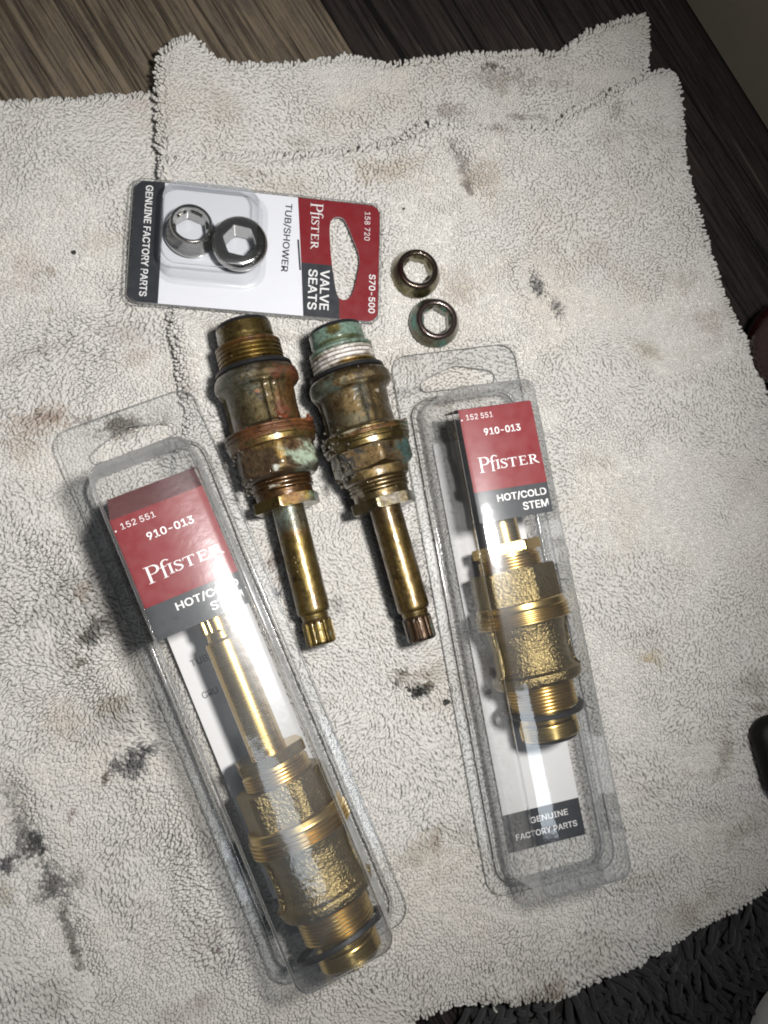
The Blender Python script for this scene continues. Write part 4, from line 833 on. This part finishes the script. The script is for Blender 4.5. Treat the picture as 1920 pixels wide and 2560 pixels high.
# the red print runs round the hang hole: one outline with the hole cut out, less the slate panel
redp = [(28.9, -21.7)]+sorted([p for p in right if p[1] < 0], key=lambda p: math.atan2(p[1]+18.1, p[0]-38.7))+sorted([p for p in right if p[1] >= 0], key=lambda p: math.atan2(p[1]-18.1, p[0]-38.7))+[(12.9, 21.7), (14.85, -2.4)]
redp_full = redp+[(16.2, -21.7)]
prism("red_header", [redp_full, [(p[0], p[1]) for p in hole]], .3, .50, M_RED, card)
ph = [p for p in hole if p[1] < -2.3 and p[0] < 30.0]; ph = sorted(ph, key=lambda p: p[1])
prism("slate_panel", [(14.88, -2.4), (16.22, -21.68), (28.8, -21.68), (28.6, -15.2)]+[(p[0]-.05, p[1]) for p in ph if p[1] > -15.1 and p[0] < 28.6]+[(25.5, -2.35)], .42, .545, M_SLATE, card)
R90 = -math.pi/2
place_type(words("GENUINE FACTORY PARTS", 39.6, 2.35, .014), card, M_INKW, -37.6, .2, .56, R90)
place_type(words("TUB/SHOWER", 25.2, 2.7, .012), card, M_INKK, 9.4, 6.3, .51, R90-.03)
place_type(logo(17.3, 4.6), card, M_INKW, 19.8, 11.6, .56, R90, name="word_mark")
place_type(words("VALVE", 14.5, 3.1, .014), card, M_INKW, 23.3, -11.7, .60, R90); place_type(words("SEATS", 14.5, 3.1, .014), card, M_INKW, 19.1, -11.9, .60, R90)
place_type(words("158 720", 10.8, 2.0, .002), card, M_INKW, 37.9, 13.6, .56, R90); place_type(words("S70-500", 14.2, 2.25, .012), card, M_INKW, 40.1, -11.5, .56, R90)
sl = prism("staple_slit", [(13.2, 5.9), (13.8, 5.9), (14.9, -5.2), (14.3, -5.2)], .52, .66, M_INKK, card)
prism("clear_film", [rrect(-43.2, 43.0, -22.4, 22.3, 3.9), hole], .66, .78, M_FILM, ct, sharp=30, rim=M_RIM)
HB = 11.2
bp = [(-2.0, .78), (-1.4, .95), (-.5, 1.0), (-.1, 1.5), (.1, 2.5), (.9, HB-3), (1.3, HB-1.6), (2.1, HB-.6), (3.1, HB-.15)]+[(3.1+12.5*k/8, HB-.15+.5*(1-(1-k/8)**2)) for k in range(1, 9)]
bl = loft("blister", pocket_loops(-33.2, .8, -12.6, 19.3, bp, 6.0), M_CLEAR2, ct)
for ins, z, r in ((1.6, HB-1.3, .18),): tube("blister_bead", pocket_loops(-33.2, .8, -12.6, 19.3, [(ins, z)], 6.0, 9)[0], r, M_BEAD, bl)
tube("film_edge", [(q[0], q[1], .72) for q in rrect(-43.2, 43.0, -22.4, 22.3, 3.9, 9)], .2, M_BEAD, ct)

# ---------------------------------------------------------------- valve seats
def seat(label, loc, mat, prof_out, prof_in, ph, apo, parent_rot=(0, 0, 0), col=None, group=None, z0=0.0):
    t = thing("metal_ring", label, "valve seat", loc, 0, group); t.rotation_euler = parent_rot
    nt = 96; th = np.linspace(-180, 180, nt, endpoint=False); rows = []
    for r, z in prof_out: rows.append(np.stack([r*np.sin(np.radians(th)), r*np.cos(np.radians(th)), np.full(nt, z)], 1))
    for r, z, hx in prof_in:
        hr = apo/np.cos(np.radians((th-ph+30) % 60-30)); R = r*(1-hx)+np.minimum(hr, apo*1.13)*hx
        rows.append(np.stack([R*np.sin(np.radians(th)), R*np.cos(np.radians(th)), np.full(nt, z)], 1))
    # add finer rows for colour
    fine = []
    for a, b in zip(rows, rows[1:]):
        k = max(1, int(np.abs(b-a).max()/.5)); fine += [a+(b-a)*i/k for i in range(k)]
    fine.append(rows[-1]); V = np.concatenate(fine); n = len(fine)
    i, j = np.meshgrid(np.arange(n), np.arange(nt), indexing='ij'); j2 = (j+1) % nt; i2 = (i+1) % n
    F = np.stack([i*nt+j, i*nt+j2, i2*nt+j2, i2*nt+j], -1).reshape(-1, 4)
    cols = None
    if col is not None:
        T = np.tile(th, n); Z = V[:, 2]; Rr = np.hypot(V[:, 0], V[:, 1]); cols = col(Z, T, Rr)
    o = mesh("seat_ring", V, F, mat, t, cols=cols); bmf(o, 34); return t
P_OUT = [(8.3, 0), (9.1, .25), (9.1, 1.1), (8.75, 2.0), (7.45, 4.7), (7.15, 5.15), (6.75, 5.4), (6.1, 5.4)]
P_IN = [(5.6, 5.25, 0), (5.3, 4.8, 0), (5.2, 4.1, 0), (5.0, 3.4, 1), (5.0, .3, 1), (5.2, 0, .6)]
def colA(Z, T, R):
    n = fbm(T*.15, Z, 3, 301, 3)[:, None]; c = np.array((0.595, 0.529, 0.327))*(.6+.8*n); k = (sstep(4.3, 4.9, Z)*sstep(4.6, 5.2, R))[:, None]*.85; c = c*(1-k)+np.array((0.099, 0.062, 0.062))*k
    k = (.8*sstep(.52, .62, fbm(T*.15, Z, 4, 305, 2))*sstep(4.6, 2.6, Z))[:, None]; c = c*(1-k)+np.array((0.346, 0.307, 0.105))*k
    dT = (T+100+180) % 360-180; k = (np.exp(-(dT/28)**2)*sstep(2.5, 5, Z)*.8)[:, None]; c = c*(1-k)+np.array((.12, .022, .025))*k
    return np.concatenate([c, np.full((len(Z), 1), .95)], 1)
def colB(Z, T, R):
    n = fbm(T*.15, Z, 2.5, 311, 3)[:, None]; c = np.array((0.250, 0.222, 0.144))*(.6+.8*n); me = np.full(len(Z), .8)
    g = sstep(.45, .6, fbm(T*.15, Z*1.2, 3.2, 315, 3))*sstep(4.9, 3.9, Z); gl = g[:, None]*.9; c = c*(1-gl)+np.array((.04, .15, .11))*gl; me = me*(1-.7*g)
    dT = (T+95+180) % 360-180; k = (np.exp(-(dT/20)**2)*np.exp(-((Z-3)/1.8)**2))[:, None]*.9; c = c*(1-k)+np.array((.06, .24, .19))*k
    k = (sstep(4.3, 4.9, Z)*sstep(4.6, 5.2, R))[:, None]*.9; c = c*(1-k)+np.array((0.112, 0.077, 0.074))*k
    return np.concatenate([c, me[:, None]], 1)
M_OLD_S = patina("old_seat_metal", .012, 1, .24)
seat("used olive brown valve seat ring, upper of the loose pair beside the red card", (11.3, 86.9, .2), M_OLD_S, P_OUT, P_IN, 5, 4.45, (0, .02, 0), colA, "used valve seats loose on the towel")
seat("used greenish valve seat ring with dark rim, lower of the loose pair", (18.2, 68.9, .2), M_OLD_S, P_OUT, P_IN, 28, 4.45, (.03, 0, 0), colB, "used valve seats loose on the towel")
Q_OUT = [(8.2, 0), (8.75, .3), (8.75, 1.5), (8.45, 2.3), (7.0, 7.3), (6.7, 7.75), (6.3, 7.9), (6.1, 7.9)]
Q_IN = [(5.9, 7.7, 0), (5.75, 6.9, 0), (5.7, 5.8, 0), (5.0, 4.9, 1), (5.0, .3, 1), (5.3, 0, .5)]
W_OUT = [(6.9, 0), (7.4, .3), (7.7, 2.2), (8.2, 3.5), (8.3, 3.9), (8.8, 4.1), (9.2, 4.7), (9.35, 6.2), (9.15, 7.5), (8.5, 8.4), (7.6, 8.9), (6.0, 9.0)]
W_IN = [(5.3, 8.9, .9), (5.0, 8.5, 1), (5.0, .3, 1), (5.2, 0, .5)]
def on_card(a, b, z): c_, s_ = math.cos(math.radians(-1.1)), math.sin(math.radians(-1.1)); return (-44.7+a*c_+b*s_*-1*-1, 89.6+a*s_-b*c_, cz+z)
seat("shiny new valve seat ring with narrow end up, left one under the blister", on_card(-23.2, -3.6, 1.2), M_NICKEL, Q_OUT, Q_IN, 20, 4.9, (-.03, .10, 0), None, "new valve seats in the blister")
seat("shiny new valve seat ring with broad hex-holed end up, right one under the blister", on_card(-6.2, .8, 1.0), M_NICKEL, W_OUT, W_IN, 10, 4.9, (.03, -.02, 0), None, "new valve seats in the blister")

# ---------------------------------------------------------------- tools at the right edge, white lid
M_HRED = simple("dark_red_plastic", (.020, .0018, .0015), .3, var=.2); M_HBLK = simple("black_plastic", (.004, .004, .004), .55, var=.2, bump=.02, Specular_IOR_Level=.2); M_YEL = simple("yellow_plastic", (.42, .30, .015), .35)
t = thing("screwdriver", "dark red and black screwdriver handle lying beyond the right edge of the towel", "screwdriver", (142.6, 68, -2), math.radians(90))
def flutes(S, R, T): return R-.9*sstep(.3, .9, np.cos(np.radians(T*6)))*sstep(-4, -12, S)
turned("handle_grip", [(0, 0), (-.3, 4), (-1.4, 8.5), (-3.4, 12.5), (-6.5, 15.3), (-11, 16.4), (-60, 16), (-74, 12), (-90, 12), (-94, 8)], M_HRED, t, 8.6, rfun=flutes, step=1.5, nt=60)
def strip(name, th0, th1, R, mat, s0, s1):
    V = []; th = np.linspace(math.radians(th0), math.radians(th1), 8)
    for s in (s0, s0-3, s1): V += [((R-(.8 if s == s0 else 0))*math.sin(a), s, 8.6+(R-(.8 if s == s0 else 0))*math.cos(a)) for a in th]
    o = mesh(name, V, [(k*8+i, k*8+i+1, (k+1)*8+i+1, (k+1)*8+i) for k in (0, 1) for i in range(7)], mat, t)
    md = o.modifiers.new("thick", 'SOLIDIFY'); md.thickness = .6*U; return o
strip("yellow_inlay", -38, -31, 16.8, M_YEL, -8, -60); strip("black_inlay", -80, -39, 16.7, M_HBLK, -6.5, -60); strip("black_inlay", 30, 80, 16.7, M_HBLK, -6.5, -60)
turned("blade_shank", [(-92, 4), (-180, 4), (-181, 3)], M_NICKEL, t, 8.6, step=8, nt=24)
t = thing("tool_handle", "black plastic tool handle reaching in over the right edge of the towel", "tool handle", (130.2, -72.4, .5), math.radians(14))
def rbox(name, x0, x1, y0, y1, z0, z1, r, mat, parent):
    pr = [(r, z0), (r*.3, z0+r*.3), (0, z0+r), (0, z1-r), (r*.13, z1-r*.5), (r*.5, z1-r*.13), (r, z1)]
    return loft(name, pocket_loops(x0, x1, y0, y1, pr, 7.0, 7), mat, parent, cap_first=True, sharp=40)
rbox("handle_body", 0, 110, -30, 0, 0, 10, 4.0, M_HBLK, t); rbox("handle_rib", 7.5, 110, -23, -7, 9.7, 10.9, .5, M_HBLK, t)
prism("edge_highlight", [(5.6, -2), (5.95, -2), (5.95, -12), (5.6, -12)], 9.8, 10.15, simple("highlight_grey", (.30, .29, .29), .5), t)  # painted highlight: pale grey strip for the glint along the handle's edge
t = thing("jar_lid", "white round lid with teal centre on the dark mat in the corner", "lid", (150.5, -183.5, 0), 0)
def lat(name, pr, mat):
    n = 64; L = [[(r*math.cos(2*math.pi*i/n), r*math.sin(2*math.pi*i/n), z) for i in range(n)] for r, z in pr]; return loft(name, L, mat, t, cap_first=True, sharp=40)
lat("lid_shell", [(24, 0), (25, .6), (25, 7), (24.3, 8.6), (22.5, 9.6), (19, 10)], simple("white_plastic", (.62, .60, .57), .45)); lat("teal_disc", [(17.2, 9.9), (17.2, 10.25), (16.9, 10.4)], simple("teal_print", (.02, .16, .18), .45))

# ---------------------------------------------------------------- crumbs of scale and grease on the towels
def crumb(label, x, y, z, r, seed, mat):
    rnd = random.Random(seed); bm = bmesh.new(); bmesh.ops.create_icosphere(bm, subdivisions=2, radius=r)
    for v in bm.verts: v.co *= rnd.uniform(.65, 1.3); v.co.z *= .6
    o = mesh("scale_crumb", [v.co[:] for v in bm.verts], [tuple(v.index for v in f.verts) for f in bm.faces], mat, None, smooth=False); bm.free()
    o.location = Vector((x, y, z))*U; return tag(o, label, "crumb", "dark crumbs dropped on the towels")
M_CRUMB = simple("black_scale", (.02, .022, .02), .5, sc=900, var=.5)
crumb("largest black crumb, beside the left rim of the right clear pack", 21.2, -64.3, .7, 1.1, 1, M_CRUMB); crumb("dark crumb alone on the left towel, left of the valve seats card", -106.4, 86.5, -2.0, .75, 2, M_CRUMB)
crumb("tiny black crumb below the left old stem's splined end", -19, -58, .5, .45, 3, M_CRUMB); crumb("tiny dark crumb above the two loose rings", 7.2, 111.7, .6, .5, 4, M_CRUMB)
crumb("tiny black crumb just right of the right old stem's shaft", 17.4, -9.5, .5, .45, 5, M_CRUMB)
rnd = random.Random(8); V = []; F = []
for _ in range(26):
    q = np.array((11.2+rnd.gauss(0, 1.7), -60.3+rnd.gauss(0, .9), .5)); rr_ = rnd.uniform(.2, .65); bm = bmesh.new(); bmesh.ops.create_icosphere(bm, subdivisions=1, radius=rr_); b = len(V)
    V += [tuple(q+np.array(v.co)*rnd.uniform(.6, 1.2)) for v in bm.verts]; F += [tuple(b+v.index for v in f.verts) for f in bm.faces]; bm.free()
o = mesh("grease_crumbs", V, F, M_CRUMB, None, smooth=False); tag(o, "clump of black greasy crumbs on the towel between the two clear packs", "grease", kind="stuff")
